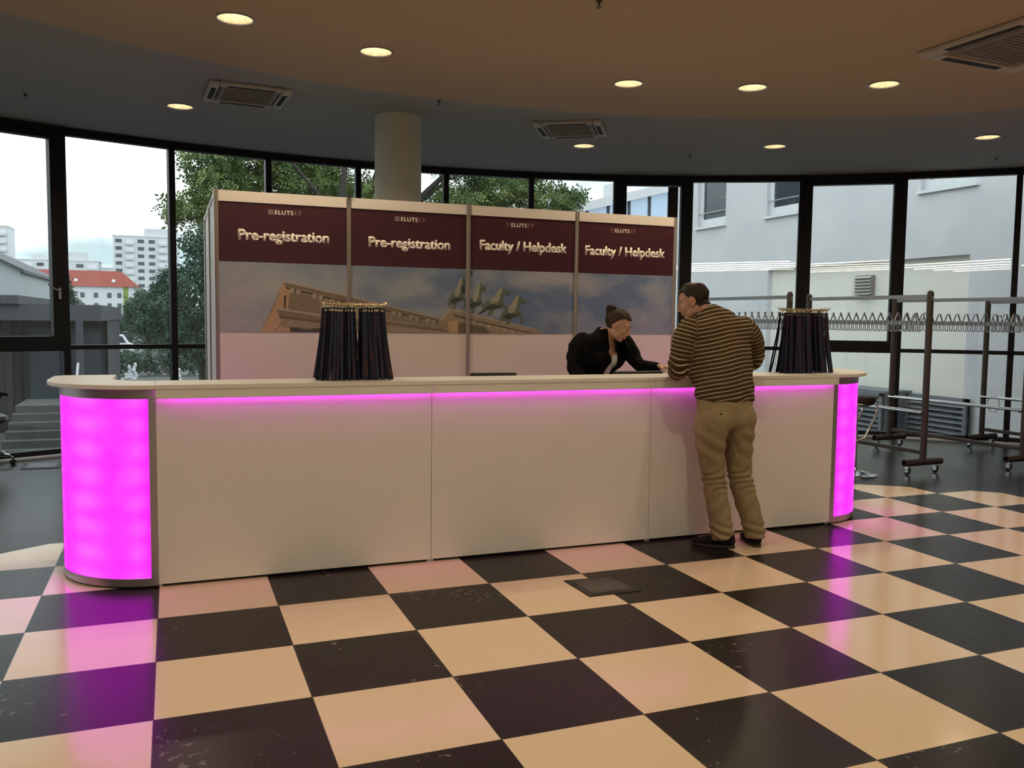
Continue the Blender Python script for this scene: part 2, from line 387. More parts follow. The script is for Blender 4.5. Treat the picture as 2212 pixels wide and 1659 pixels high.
def straight(x0, w_, label, side):
    t = thing('counter_unit', label, 'counter', (x0, FY, 0), group='straight counter units')
    q = .0005
    MB().box(q, w_-q, -.055, .31, ZT-.025, ZT).build('worktop', M['white_lam'], t, bevel=.002)
    MB().box(q, w_-q, -.050, -.030, ZT-.078, ZT-.0251).build('fascia', M['white_lam'], t, bevel=.0015)
    MB().box(q, w_-q, 0, .018, .018, ZT-.026).build('front_panel', M['white_lam'], t, bevel=.001)
    MB().box(.02, w_-.02, -.024, -.012, ZT-.034, ZT-.026).build('led_strip', M['led'], t)
    c_ = MB().box(q, .018, .018, .30, 0, ZT-.026).box(w_-.018, w_-q, .018, .30, 0, ZT-.026).box(.018, w_-.018, .018, .30, .08, .10).box(.018, w_-.018, .018, .30, .5, .518)
    c_.build('carcass', M['white_lam'], t)
    MB().box(q, w_-q, .02, .64, .90, .925).build('inner_desk', M['white_lam'], t, bevel=.002)
    MB().box(.02, w_-.02, .03, .05, 0, .018).build('plinth', M['slot'], t)
straight(0.0, 1.603, 'white straight counter unit at the left, under the Pre-registration panels', 0)
straight(1.605, 1.578, 'white straight counter unit in the middle, behind the floor box', 1)
straight(3.185, 1.592, 'white straight counter unit at which the man leans', 2)
def curved(x0, sg, label):
    t = thing('curved_counter_end', label, 'counter', (x0, FY, 0), group='glowing curved counter ends')
    R = .535; cy = R
    A = lambda a: (sg*R*math.sin(math.radians(a)), cy-R*math.cos(math.radians(a)))   # 0 = front, 90 = end
    def shell(r, th, z0, z1, a0, a1, name, mt, par, n=28, uv=False):
        v = []; f = []
        for i in range(n+1):
            a = math.radians(a0+(a1-a0)*i/n)
            for rr in (r, r-th):
                for zz in (z0, z1): v.append((sg*rr*math.sin(a), cy-rr*math.cos(a), zz))
        for i in range(n):
            o = i*4; p = o+4
            f += [(o, p, p+1, o+1), (o+2, o+3, p+3, p+2), (o+1, p+1, p+3, o+3), (o, o+2, p+2, p)]
        f += [(0, 1, 3, 2), (n*4, n*4+2, n*4+3, n*4+1)]
        if sg < 0: f = [q[::-1] for q in f]
        ob = MB().add(v, f).build(name, mt, par, smooth=True)
        if uv:
            ul = ob.data.uv_layers.new(name='UV')
            for lp in ob.data.loops:
                i = lp.vertex_index//4; ul.data[lp.index].uv = (i/n, lp.vertex_index % 2)
        return ob
    shell(R-.004, .008, .058, ZT-.083, 4.2, 86.2, 'light_panel', M['magenta'], t, uv=True)
    shell(R, .02, ZT-.082, ZT-.026, 0, 90, 'top_rail', M['aluminium'], t)
    shell(R, .02, .012, .056, 0, 90, 'bottom_rail', M['aluminium'], t)
    shell(R, .02, .057, ZT-.083, 0, 4.2, 'post', M['aluminium'], t, 3); shell(R, .02, .057, ZT-.083, 86.2, 90, 'post', M['aluminium'], t, 3)
    MB().box(*sorted((sg*R, sg*(R-.02))), cy, cy+.30, .012, ZT-.026).box(*sorted((sg*.26, sg*R)), cy+.28, cy+.30, .012, ZT-.026).build('side_panel', M['aluminium'], t)
    shell(R-.02, .02, 0, .012, 0, 90, 'plinth', M['slot'], t)
    Ro, Ri, yc = .60, .245, .545
    out = [(sg*Ro*math.sin(math.radians(90*i/24)), yc-Ro*math.cos(math.radians(90*i/24))) for i in range(25)]
    inn = [(sg*Ri*math.sin(math.radians(90*i/24)), yc-Ri*math.cos(math.radians(90*i/24))) for i in range(25)]
    p = out + [(sg*Ro, yc+.31), (sg*(Ro-.05), yc+.36), (sg*Ri, yc+.36)] + inn[::-1]
    if sg > 0: p = p
    else: p = p[::-1]
    wt = MB().prism(p, ZT-.025, ZT).build('worktop', M['white_lam'], t, bevel=.004)
    if sg > 0:
        MB().lathe([(0, .0003), (.045, .0003), (.045, .003), (.036, .004), (0, .004)], c=(.30, .36, ZT), seg=24).build('grommet', M['letter'], wt, smooth=True)
curved(0.0, -1, 'quarter-round glowing magenta counter end at the left')
curved(4.779, 1, 'quarter-round glowing magenta counter end at the right, beside the bar stool')

# laptops on the inner desk
def laptop(x0, y0, rz, w_, label):
    t = thing('laptop', label, 'laptop', (x0, y0, .925), rz, group='black laptops behind the counter')
    MB().box(-w_/2, w_/2, 0, .24, .001, .018).build('base', M['black'], t, bevel=.004)
    kb = MB()
    for r in range(5):
        for c_ in range(14): kb.box(-w_/2+.02+c_*(w_-.04)/14, -w_/2+.02+c_*(w_-.04)/14+.016, .04+r*.024, .058+r*.024, .018, .021)
    kb.build('keyboard', M['rubber'], t)
    T_ = Matrix.Translation((0, .004, .019)) @ Matrix.Rotation(math.radians(8), 4, 'X')
    MB().box(-w_/2, w_/2, -.022, 0, 0, .238, 0, T_).build('lid', M['black'], t, bevel=.004)
laptop(2.14, 2.12, math.radians(-3), .33, 'black laptop lid edge rising behind the middle of the counter')
laptop(3.27, 2.12, math.radians(2), .41, 'black laptop lid in front of the woman in the blazer')

# ================================================================ exhibition booth wall
BY, BX, PW, ZB = 3.55, 0.418, 1.0107, 2.5
PIC=[((0.4,0.33,0.21),[(0.917,1.825),(1.459,1.714),(1.81,1.628),(2.186,1.55),(2.308,1.52),(2.308,1.423),(0.738,1.425)]),((0.62,0.42,0.22),[(0.917,1.825),(0.965,1.792),(0.949,1.605),(0.877,1.58),(0.895,1.506),(0.837,1.425),(0.738,1.425),(0.844,1.616)]),((0.27,0.22,0.14),[(0.964,1.748),(1.198,1.694),(1.197,1.559),(0.954,1.604)]),((0.5,0.44,0.31),[(0.917,1.825),(1.459,1.714),(2.186,1.55),(2.186,1.538),(1.453,1.699),(0.922,1.809)]),((0.17,0.14,0.09),[(0.922,1.809),(1.453,1.699),(2.186,1.538),(2.186,1.529),(1.453,1.689),(0.924,1.799)]),((0.27,0.22,0.14),[(0.924,1.799),(1.453,1.689),(2.186,1.529),(2.186,1.516),(1.448,1.665),(0.931,1.777)]),((0.07,0.055,0.04),[(0.931,1.777),(1.448,1.665),(2.186,1.516),(2.187,1.508),(1.448,1.649),(0.938,1.762)]),((0.5,0.44,0.31),[(0.965,1.77),(0.999,1.763),(0.996,1.727),(0.96,1.736)]),((0.07,0.055,0.04),[(0.999,1.763),(1.007,1.761),(1.004,1.725),(0.996,1.727)]),((0.5,0.44,0.31),[(1.013,1.759),(1.048,1.752),(1.044,1.716),(1.009,1.726)]),((0.07,0.055,0.04),[(1.048,1.752),(1.055,1.75),(1.052,1.715),(1.044,1.716)]),((0.5,0.44,0.31),[(1.139,1.732),(1.175,1.725),(1.171,1.689),(1.135,1.699)]),((0.07,0.055,0.04),[(1.175,1.725),(1.182,1.723),(1.179,1.687),(1.171,1.689)]),((0.5,0.44,0.31),[(1.183,1.721),(1.219,1.714),(1.216,1.678),(1.179,1.687)]),((0.07,0.055,0.04),[(1.219,1.714),(1.227,1.712),(1.224,1.676),(1.216,1.678)]),((0.5,0.44,0.31),[(1.282,1.692),(1.318,1.685),(1.315,1.649),(1.278,1.658)]),((0.07,0.055,0.04),[(1.318,1.685),(1.326,1.683),(1.323,1.647),(1.315,1.649)]),((0.5,0.44,0.31),[(1.327,1.681),(1.364,1.674),(1.36,1.638),(1.323,1.647)]),((0.07,0.055,0.04),[(1.364,1.674),(1.372,1.672),(1.368,1.636),(1.36,1.638)]),((0.5,0.44,0.31),[(1.664,1.626),(1.701,1.619),(1.698,1.582),(1.66,1.591)]),((0.07,0.055,0.04),[(1.701,1.619),(1.71,1.617),(1.706,1.58),(1.698,1.582)]),((0.5,0.44,0.31),[(1.779,1.601),(1.816,1.594),(1.813,1.556),(1.774,1.566)]),((0.07,0.055,0.04),[(1.816,1.594),(1.825,1.592),(1.822,1.555),(1.813,1.556)]),((0.5,0.44,0.31),[(1.826,1.592),(1.864,1.584),(1.861,1.547),(1.822,1.557)]),((0.07,0.055,0.04),[(1.864,1.584),(1.873,1.582),(1.869,1.545),(1.861,1.547)]),((0.5,0.44,0.31),[(1.927,1.57),(1.965,1.562),(1.962,1.525),(1.923,1.535)]),((0.07,0.055,0.04),[(1.965,1.562),(1.974,1.56),(1.971,1.523),(1.962,1.525)]),((0.5,0.44,0.31),[(1.975,1.56),(2.014,1.553),(2.011,1.515),(1.971,1.525)]),((0.07,0.055,0.04),[(2.014,1.553),(2.022,1.551),(2.019,1.513),(2.011,1.515)]),((0.5,0.44,0.31),[(2.067,1.543),(2.106,1.535),(2.103,1.497),(2.062,1.507)]),((0.07,0.055,0.04),[(2.106,1.535),(2.114,1.533),(2.111,1.495),(2.103,1.497)]),((0.5,0.44,0.31),[(2.115,1.533),(2.155,1.525),(2.152,1.487),(2.111,1.497)]),((0.07,0.055,0.04),[(2.155,1.525),(2.163,1.523),(2.16,1.485),(2.152,1.487)]),((0.07,0.055,0.04),[(0.916,1.708),(0.935,1.713),(0.93,1.61),(0.915,1.615)]),((0.5,0.44,0.31),[(0.839,1.618),(1.198,1.569),(1.674,1.545),(2.253,1.461),(2.253,1.451),(1.674,1.524),(1.197,1.551),(0.853,1.602)]),((0.27,0.22,0.14),[(0.853,1.602),(1.197,1.551),(1.674,1.524),(2.253,1.451),(2.253,1.435),(1.674,1.493),(1.197,1.519),(0.876,1.555)]),((0.17,0.14,0.09),[(0.876,1.555),(1.197,1.519),(1.674,1.493),(1.674,1.481),(1.197,1.499),(0.881,1.536)]),((0.62,0.42,0.22),[(0.876,1.467),(0.962,1.458),(0.962,1.426),(0.851,1.426)]),((0.07,0.055,0.04),[(0.962,1.463),(1.197,1.454),(1.468,1.436),(1.468,1.425),(0.962,1.426)]),((0.5,0.44,0.31),[(1.035,1.454),(1.043,1.453),(1.043,1.444),(1.035,1.445)]),((0.5,0.44,0.31),[(1.048,1.454),(1.055,1.453),(1.055,1.445),(1.048,1.445)]),((0.5,0.44,0.31),[(1.06,1.454),(1.068,1.454),(1.068,1.445),(1.06,1.446)]),((0.5,0.44,0.31),[(1.073,1.455),(1.081,1.454),(1.081,1.445),(1.073,1.446)]),((0.5,0.44,0.31),[(1.086,1.455),(1.094,1.454),(1.093,1.445),(1.086,1.446)]),((0.5,0.44,0.31),[(1.098,1.455),(1.106,1.454),(1.106,1.445),(1.098,1.446)]),((0.5,0.44,0.31),[(1.111,1.455),(1.119,1.454),(1.119,1.445),(1.111,1.446)]),((0.5,0.44,0.31),[(1.124,1.455),(1.132,1.454),(1.132,1.445),(1.124,1.446)]),((0.17,0.14,0.09),[(1.695,1.586),(2.253,1.488),(2.253,1.484),(1.695,1.581)]),((0.17,0.14,0.09),[(1.705,1.561),(2.253,1.471),(2.253,1.467),(1.705,1.556)]),((0.17,0.14,0.09),[(1.716,1.537),(2.253,1.454),(2.253,1.45),(1.716,1.532)]),((0.17,0.14,0.09),[(1.726,1.512),(2.253,1.437),(2.253,1.433),(1.726,1.507)]),((0.4,0.33,0.21),[(2.186,1.54),(2.279,1.63),(2.418,1.604),(2.463,1.594),(2.465,1.419),(2.275,1.423),(2.263,1.509)]),((0.5,0.44,0.31),[(2.192,1.545),(2.279,1.63),(2.29,1.61),(2.214,1.53)]),((0.62,0.42,0.22),[(2.263,1.52),(2.352,1.515),(2.353,1.425),(2.275,1.425)]),((0.4,0.33,0.21),[(2.308,1.628),(2.414,1.611),(2.459,1.591),(3.081,1.461),(3.147,1.422),(2.309,1.418)]),((0.5,0.44,0.31),[(2.308,1.628),(2.414,1.611),(2.459,1.591),(3.081,1.461),(3.083,1.45),(2.453,1.578),(2.308,1.613)]),((0.07,0.055,0.04),[(2.308,1.583),(2.454,1.543),(3.045,1.426),(2.998,1.426),(2.454,1.53),(2.308,1.571)]),((0.17,0.14,0.09),[(2.353,1.51),(2.59,1.48),(2.648,1.422),(2.354,1.421)]),((0.5,0.44,0.31),[(2.476,1.532),(2.506,1.526),(2.504,1.503),(2.474,1.509)]),((0.5,0.44,0.31),[(2.546,1.517),(2.576,1.511),(2.574,1.487),(2.544,1.493)]),((0.5,0.44,0.31),[(2.617,1.501),(2.647,1.495),(2.645,1.472),(2.615,1.478)]),((0.5,0.44,0.31),[(2.688,1.486),(2.719,1.48),(2.717,1.456),(2.686,1.462)]),((0.5,0.44,0.31),[(2.76,1.47),(2.791,1.464),(2.789,1.44),(2.758,1.446)]),((0.5,0.44,0.31),[(2.833,1.454),(2.863,1.448),(2.861,1.424),(2.831,1.431)]),((0.5,0.44,0.31),[(2.906,1.439),(2.936,1.432),(2.934,1.408),(2.903,1.415)]),((0.62,0.42,0.22),[(2.308,1.531),(2.353,1.522),(2.354,1.421),(2.309,1.42)]),((0.13,0.19,0.135),[(2.263,1.639),(2.266,1.702),(2.288,1.748),(2.315,1.763),(2.336,1.801),(2.358,1.865),(2.381,1.896),(2.392,1.885),(2.412,1.875),(2.439,1.842),(2.434,1.82),(2.412,1.825),(2.4,1.814),(2.393,1.775),(2.4,1.732),(2.422,1.704),(2.419,1.641),(2.401,1.632),(2.404,1.688),(2.378,1.698),(2.342,1.681),(2.325,1.626),(2.302,1.625),(2.315,1.675)]),((0.42,0.45,0.31),[(2.315,1.763),(2.336,1.801),(2.358,1.865),(2.381,1.896),(2.389,1.874),(2.378,1.819),(2.368,1.764),(2.347,1.73),(2.322,1.73)]),((0.035,0.055,0.04),[(2.28,1.694),(2.315,1.722),(2.368,1.72),(2.397,1.731),(2.378,1.698),(2.342,1.681),(2.316,1.667)]),((0.13,0.19,0.135),[(2.431,1.604),(2.433,1.666),(2.455,1.712),(2.48,1.726),(2.5,1.765),(2.521,1.827),(2.543,1.858),(2.554,1.847),(2.572,1.837),(2.598,1.805),(2.593,1.783),(2.573,1.788),(2.561,1.777),(2.555,1.739),(2.562,1.695),(2.582,1.668),(2.58,1.606),(2.563,1.597),(2.566,1.652),(2.54,1.662),(2.506,1.646),(2.49,1.591),(2.468,1.591),(2.481,1.64)]),((0.42,0.45,0.31),[(2.48,1.726),(2.5,1.765),(2.521,1.827),(2.543,1.858),(2.55,1.836),(2.541,1.782),(2.531,1.727),(2.511,1.694),(2.487,1.694)]),((0.035,0.055,0.04),[(2.447,1.658),(2.48,1.686),(2.531,1.684),(2.558,1.695),(2.54,1.662),(2.506,1.646),(2.481,1.632)]),((0.13,0.19,0.135),[(2.56,1.593),(2.565,1.649),(2.6,1.69),(2.64,1.703),(2.672,1.737),(2.706,1.793),(2.741,1.821),(2.757,1.811),(2.787,1.802),(2.829,1.774),(2.821,1.755),(2.788,1.759),(2.769,1.749),(2.759,1.715),(2.77,1.676),(2.803,1.652),(2.798,1.596),(2.771,1.589),(2.776,1.637),(2.735,1.646),(2.681,1.631),(2.654,1.582),(2.619,1.582),(2.641,1.626)]),((0.42,0.45,0.31),[(2.64,1.703),(2.672,1.737),(2.706,1.793),(2.741,1.821),(2.752,1.802),(2.736,1.753),(2.721,1.704),(2.689,1.675),(2.651,1.674)]),((0.035,0.055,0.04),[(2.587,1.642),(2.64,1.667),(2.721,1.666),(2.764,1.676),(2.735,1.646),(2.681,1.631),(2.641,1.618)]),((0.13,0.19,0.135),[(2.727,1.515),(2.732,1.573),(2.764,1.617),(2.801,1.63),(2.83,1.666),(2.862,1.725),(2.895,1.754),(2.91,1.744),(2.938,1.734),(2.976,1.704),(2.969,1.684),(2.938,1.688),(2.921,1.678),(2.911,1.642),(2.922,1.601),(2.953,1.576),(2.948,1.517),(2.923,1.509),(2.927,1.56),(2.889,1.57),(2.839,1.554),(2.815,1.503),(2.782,1.503),(2.802,1.549)]),((0.42,0.45,0.31),[(2.801,1.63),(2.83,1.666),(2.862,1.725),(2.895,1.754),(2.905,1.734),(2.89,1.682),(2.876,1.631),(2.846,1.6),(2.811,1.6)]),((0.035,0.055,0.04),[(2.752,1.566),(2.801,1.592),(2.877,1.59),(2.917,1.601),(2.889,1.57),(2.839,1.554),(2.802,1.541)]),((0.035,0.055,0.04),[(2.532,1.592),(2.679,1.685),(2.689,1.674),(2.544,1.581)]),((0.035,0.055,0.04),[(2.373,1.806),(2.412,1.833),(2.412,1.765),(2.385,1.754)]),((0.035,0.055,0.04),[(2.452,1.951),(2.478,1.949),(2.473,1.914),(2.453,1.908)])]
m = bpy.data.materials.new('printed picture'); m.use_nodes = True; g = NT(m); b = g.n['Principled BSDF']
k = g.n.new('ShaderNodeAttribute'); k.attribute_name = 'print'
g.l.new(g.mix(g.math('MULTIPLY', g.noise(g.obj(), 45, 5), .5), k.outputs['Color'], (.10, .085, .06)), b.inputs['Base Color']); b.inputs['Roughness'].default_value = .5; M['picture'] = m
m = bpy.data.materials.new('printed cloudy sky'); m.use_nodes = True; g = NT(m); b = g.n['Principled BSDF']
P = g.n.new('ShaderNodeTexCoord'); gg = g.n.new('ShaderNodeNewGeometry'); x, y, z = g.sep(gg.outputs['Position'])
k = g.n.new('ShaderNodeMapping'); k.inputs['Scale'].default_value = (1.1, 1, 2.0); k.inputs['Rotation'].default_value = (0, .35, 0); g.l.new(gg.outputs['Position'], k.inputs[0])
bm_ = g.n.new('ShaderNodeMapRange'); bm_.inputs[1].default_value = .42; bm_.inputs[2].default_value = .66; g.l.new(g.noise(k.outputs[0], 1.9, 6), bm_.inputs[0])
xr = g.n.new('ShaderNodeMapRange'); xr.inputs[1].default_value = .6; xr.inputs[2].default_value = 2.4; g.l.new(x, xr.inputs[0])
sky = g.mix(xr.outputs[0], (.28, .335, .37), (.14, .215, .33)); cl = g.mix(xr.outputs[0], (.41, .43, .41), (.38, .41, .42))
g.l.new(g.mix(bm_.outputs[0], sky, cl), b.inputs['Base Color']); b.inputs['Roughness'].default_value = .5; M['sky_print'] = m

def clip_x(p, x0, x1):
    for s_, lim in ((1, x0), (-1, x1)):
        q = []
        for i in range(len(p)):
            a, c_ = p[i-1], p[i]; ia, ic = s_*(a[0]-lim) >= 0, s_*(c_[0]-lim) >= 0
            if ia != ic: tt = (lim-a[0])/(c_[0]-a[0]); q.append((lim, a[1]+tt*(c_[1]-a[1])))
            if ic: q.append(c_)
        p = q
        if not p: break
    return p
def text(name, s_, x0, x1, zb, cap, mt, par, yy, bold=.02, th=.001, bw=0.0, sp=1.0):
    cu = bpy.data.curves.new(name, 'FONT'); cu.body = s_; cu.extrude = 0.0; cu.offset = bold; cu.space_character = sp
    o = bpy.data.objects.new(name, cu); col.objects.link(o)
    me = bpy.data.meshes.new_from_object(o.evaluated_get(bpy.context.evaluated_depsgraph_get()))
    bpy.data.objects.remove(o); bpy.data.curves.remove(cu)
    n = len(me.vertices); co = np.empty(n*3); me.vertices.foreach_get('co', co); co = co.reshape(-1, 3)
    H = .72
    sx = (x1-x0)/(co[:, 0].max()-co[:, 0].min()); sz = cap/H
    out = np.c_[x0+(co[:, 0]-co[:, 0].min())*sx, np.full(n, yy), zb+co[:, 1]*sz]
    me.vertices.foreach_set('co', out.ravel()); me.materials.clear(); me.materials.append(mt); me.update()
    bm = bmesh.new(); bm.from_mesh(me)
    if bw:                                                  # a heavier stroke
        src = bm.faces[:]
        for j_, (dx_, dz_) in enumerate(((bw, 0), (-bw, 0), (0, bw*.6), (0, -bw*.6))):
            d_ = bmesh.ops.duplicate(bm, geom=src)['geom']
            bmesh.ops.translate(bm, vec=(dx_, -.00012*(j_+1), dz_), verts=[q for q in d_ if isinstance(q, bmesh.types.BMVert)])
    r = bmesh.ops.extrude_face_region(bm, geom=bm.faces[:])
    for v in r['geom']:
        if isinstance(v, bmesh.types.BMVert): v.co.y -= th
    bmesh.ops.recalc_face_normals(bm, faces=bm.faces[:]); bm.to_mesh(me); bm.free()
    o = bpy.data.objects.new(name, me); col.objects.link(o); o.parent = par
    return o
t = thing('booth_wall', 'white exhibition booth wall with maroon Pre-registration and Faculty / Helpdesk headers', 'booth', (0, BY, 0))
TX = [('Pre-registration', .582, 1.269, 2.133, .804, 1.055, .440), ('Pre-registration', 1.592, 2.276, 2.120, 1.806, 2.060, 1.445),
      ('Faculty / Helpdesk', 2.545, 3.352, 2.134, 2.775, 3.035, 2.46), ('Faculty / Helpdesk', 3.538, 4.352, 2.128, 3.78, 4.04, 3.47)]
for i in range(4):
    x0, x1 = BX+i*PW+.014, BX+(i+1)*PW-.014
    p = MB().box(x0, x1, -.004, .004, .03, ZB-.012).build('panel', M['white_panel'], t)
    MB().box(x0, x1, -.0052, -.0042, 1.963, 2.418).build('header_print', M['maroon'], p)
    MB().box(x0, x1, -.0052, -.0042, 1.418, 1.9628).build('sky_print', M['sky_print'], p)
    mb = MB(); d = 0
    for c_, q in PIC:
        q = clip_x([(a, min(z_, 1.9628)) for a, z_ in q], x0, x1)
        d += 1
        if len(q) < 3: continue
        area = sum(q[j-1][0]*q[j][1]-q[j][0]*q[j-1][1] for j in range(len(q)))
        if area < 0: q = q[::-1]
        mb.add([(a, -.0055-.00002*d, z_) for a, z_ in q], [tuple(range(len(q)))], 0, c_)
    if mb.f: mb.build('picture_print', M['picture'], p)
    s_, a0, a1, zb, l0, l1, _ = TX[i]
    text('lettering', s_, a0, a1, zb, .083, M['letter'], p, -.0054, .010, bw=.0042)
    wi = l1-l0
    text('logo_lettering', 'ELUTS', l0+wi*.20, l0+wi*.75, 2.338, .033, M['letter'], p, -.0054, .0, bw=.0017, sp=1.15)
    text('logo_number', '17', l0+wi*.81, l1, 2.338, .033, M['letter_dim'], p, -.0054, .0, bw=.0013)
    lg = MB(); q = .0075
    for r_i in range(5):
        for c_i in range(5):
            if (r_i, c_i) in ((1, 1), (1, 3), (3, 1), (3, 3)): continue
            s2 = .0026 if (r_i+c_i) % 2 == 0 else .0019
            cx_, cz_ = l0+.004+c_i*q, 2.3395+r_i*q
            lg.box(cx_-s2, cx_+s2, -.0062, -.0053, cz_-s2, cz_+s2)
    lg.build('logo_mark', M['letter_dim'] if i > 1 else M['letter'], p)
def post(x_, y_, par):
    po = MB().lathe([(0, 0), (.020, 0), (.020, ZB+.002), (0, ZB+.002)], c=(x_, y_, 0), seg=8).build('post', M['alu_post'], par)
    gv = MB()
    for s_ in (-1, 1): gv.box(x_+s_*.008-.0025, x_+s_*.008+.0025, y_-.0205, y_-.0185, .01, ZB)
    gv.build('groove', M['grille'], po)
for i in range(5): post(BX+i*PW, 0, t)
rl = MB()
for i in range(4):
    rl = MB().box(BX+i*PW+.02, BX+(i+1)*PW-.02, -.012, .012, ZB-.082, ZB).build('top_rail', M['white_panel'], t)
for i in range(2):
    y0 = .0+i*PW
    MB().box(BX-.004, BX+.004, y0+.014, y0+PW-.014, .03, ZB-.012).build('side_panel', M['white_panel'], t)
    MB().box(BX-.012, BX+.012, y0+.02, y0+PW-.02, ZB-.035, ZB).build('top_rail', M['white_panel'], t)
    post(BX, y0+PW, t)
c_ = MB().box(BX+PW-.012, BX+PW+.012, -.035, .01, ZB, ZB+.03).tube([(BX+PW, -.01, ZB+.03), (BX+PW-.01, -.015, ZB+.055), (BX+PW-.022, -.02, ZB+.06)], .004).tube([(BX+PW, -.01, ZB+.03), (BX+PW+.012, -.01, ZB+.05)], .004)
o = c_.build('clip', M['slot'], t); o['label'] = 'dark clip on top of the second post'
# ================================================================ coat racks
def rack(label, front, L, rz):
    t = thing('coat_rack', label, 'coat rack', (front[0], front[1], 0), rz, group='mobile steel coat racks')
    hk = MB(); hk.prism([(-.004, 0), (.007, 0), (.053, .094), (.050, .099), (.044, .099)], -.006, .006, 0, Matrix.Rotation(PI/2, 4, 'X'))
    tg = MB(); y0 = .021
    tg.box(-.006, .006, -.024, .024, .0, .045).box(-.003, .003, -.021, -.013, -.07, 0).box(-.003, .003, .013, .021, -.07, 0).box(-.003, .003, -.013, .013, -.07, -.058)
    H = G = None
    for y_ in (0, L):
        po = MB().lathe([(0, .13), (.033, .13), (.033, 1.855), (.028, 1.872), (.016, 1.884), (0, 1.888)], c=(0, y_, 0), seg=16).build('post', M['brown_steel'], t, smooth=True)
        s_ = -1 if y_ == 0 else 1
        MB().box(-.011, .011, y_+s_*.0325, y_+s_*.0345, 1.78, 1.83).build('sticker', M['steel'], po)
        b_ = MB()
        T_ = Matrix.Translation((-.26, y_, .125)) @ Matrix.Rotation(PI/2, 4, 'Y')
        b_.lathe([(.030, .0), (.036, 0), (.036, .52), (.030, .52), (.030, .46)], seg=16, T=T_).lathe([(0, .04), (.030, .04)], seg=16, T=T_).lathe([(0, .48), (.030, .48)], seg=16, T=T_)
        b_.build('foot_tube', M['brown_steel'], t, smooth=True)
        for sx in (-.2, .2):
            ca = MB().lathe([(0, .068), (.012, .068), (.016, .075), (.016, .092), (0, .092)], c=(sx, y_, 0), seg=12)
            ca.box(sx-.019, sx-.014, y_-.016, y_+.03, .028, .076).box(sx+.014, sx+.019, y_-.016, y_+.03, .028, .076).box(sx-.019, sx+.019, y_-.016, y_+.016, .07, .077)
            co = ca.build('caster', M['chrome'], t)
            T2 = Matrix.Translation((sx-.012, y_+.014, .038)) @ Matrix.Rotation(PI/2, 4, 'Y')
            MB().lathe([(0, 0), (.02, 0), (.032, .001), (.037, .006), (.037, .018), (.032, .023), (0, .024)], seg=18, T=T2).build('wheel', M['rubber'], co, smooth=True)
    MB().box(-.012, .012, .03, L-.03, 1.805, 1.845).build('top_bar', M['rail_grey'], t, bevel=.003)
    MB().box(-.014, .014, .03, L-.03, 1.535, 1.575).build('hook_rail', M['rail_grey'], t, bevel=.003)
    for s_ in (-.045, .045): MB().tube([(s_, .0, .635), (s_, L, .635)], .014, 10).build('shelf_tube', M['chrome'], t, smooth=True)
    for y_ in (.02, L-.02): MB().box(-.06, .06, y_-.015, y_+.015, .612, .628).build('tube_bracket', M['brown_steel'], t)
    MB().box(-.02, .02, .03, L-.03, .20, .24).build('lower_beam', M['brown_steel'], t, bevel=.003)
    n = 14
    for k in range(n):
        y_ = .11+(L-.22)*k/(n-1)
        for s_ in (0, PI):
            if H is None: H = h = hk.build('hook', M['steel'], t)
            else: h = H.copy(); col.objects.link(h)
            h.location = (.012 if s_ == 0 else -.012, y_, 1.565); h.rotation_euler = (0, 0, s_)
    for k in range(2*n-1):
        y_ = .11+(L-.22)*k/(2*n-2)
        for s_ in (-1,):
            if G is None: G = h = tg.build('number_tag', M['rail_grey'], t)
            else: h = G.copy(); col.objects.link(h)
            h.location = (s_*.021, y_, 1.532)
    return t
rack('brown steel coat rack nearest the counter end, its front foot standing alone in view', (7.29, 3.23), 1.72, math.radians(2.5))
rack('brown steel coat rack running out at the right edge of the picture', (8.56, 3.10), 1.76, math.radians(3.2))
rack('brown steel coat rack farthest right, with a wire ring hung by its shelf tube', (9.75, 2.82), 1.72, math.radians(3.2))
rack('brown steel coat rack behind the man, mostly hidden by the counter', (6.50, 4.42), 1.72, math.radians(3))
t = thing('wire_ring', 'thin wire ring hanging from the shelf tube of the rightmost coat rack', 'ring', (9.62, 4.36, .635))
MB().tube([(.0, .0+.085*math.sin(a), -.076+.1*math.cos(a)) for a in [2*PI*i/28 for i in range(28)]], .0045, 6, closed=True).build('ring', M['chrome'], t, smooth=True)

# ================================================================ bar stool
t = thing('bar_stool', 'black and chrome bar stool behind the right end of the counter', 'stool', (6.565, 3.42, 0))
MB().lathe([(0, .0), (.225, 0), (.225, .012), (.20, .022), (.10, .038), (.045, .05), (.03, .08), (0, .08)], seg=40).build('base', M['chrome'], t, smooth=True)
MB().lathe([(0, .06), (.026, .06), (.026, .45), (.019, .45), (.019, .70), (0, .70)], seg=20).build('column', M['chrome'], t, smooth=True)
MB().lathe([(0, .745), (.17, .745), (.19, .757), (.195, .78), (.19, .806), (.17, .818), (0, .822)], seg=36).build('seat', M['leather'], t, smooth=True)
MB().lathe([(0, .70), (.10, .70), (.185, .735), (.19, .745), (0, .745)], seg=36).build('seat_pan', M['chrome'], t, smooth=True)
lp = [(.165, -.10, .735), (.185, -.10, .70), (.17, -.10, .63), (.03, -.10, .39), (-.02, -.06, .36), (-.03, 0, .355), (-.02, .06, .36), (.03, .10, .39), (.17, .10, .63), (.185, .10, .70), (.165, .10, .735)]
MB().tube(lp, .011, 10).build('footrest', M['chrome'], t, smooth=True)

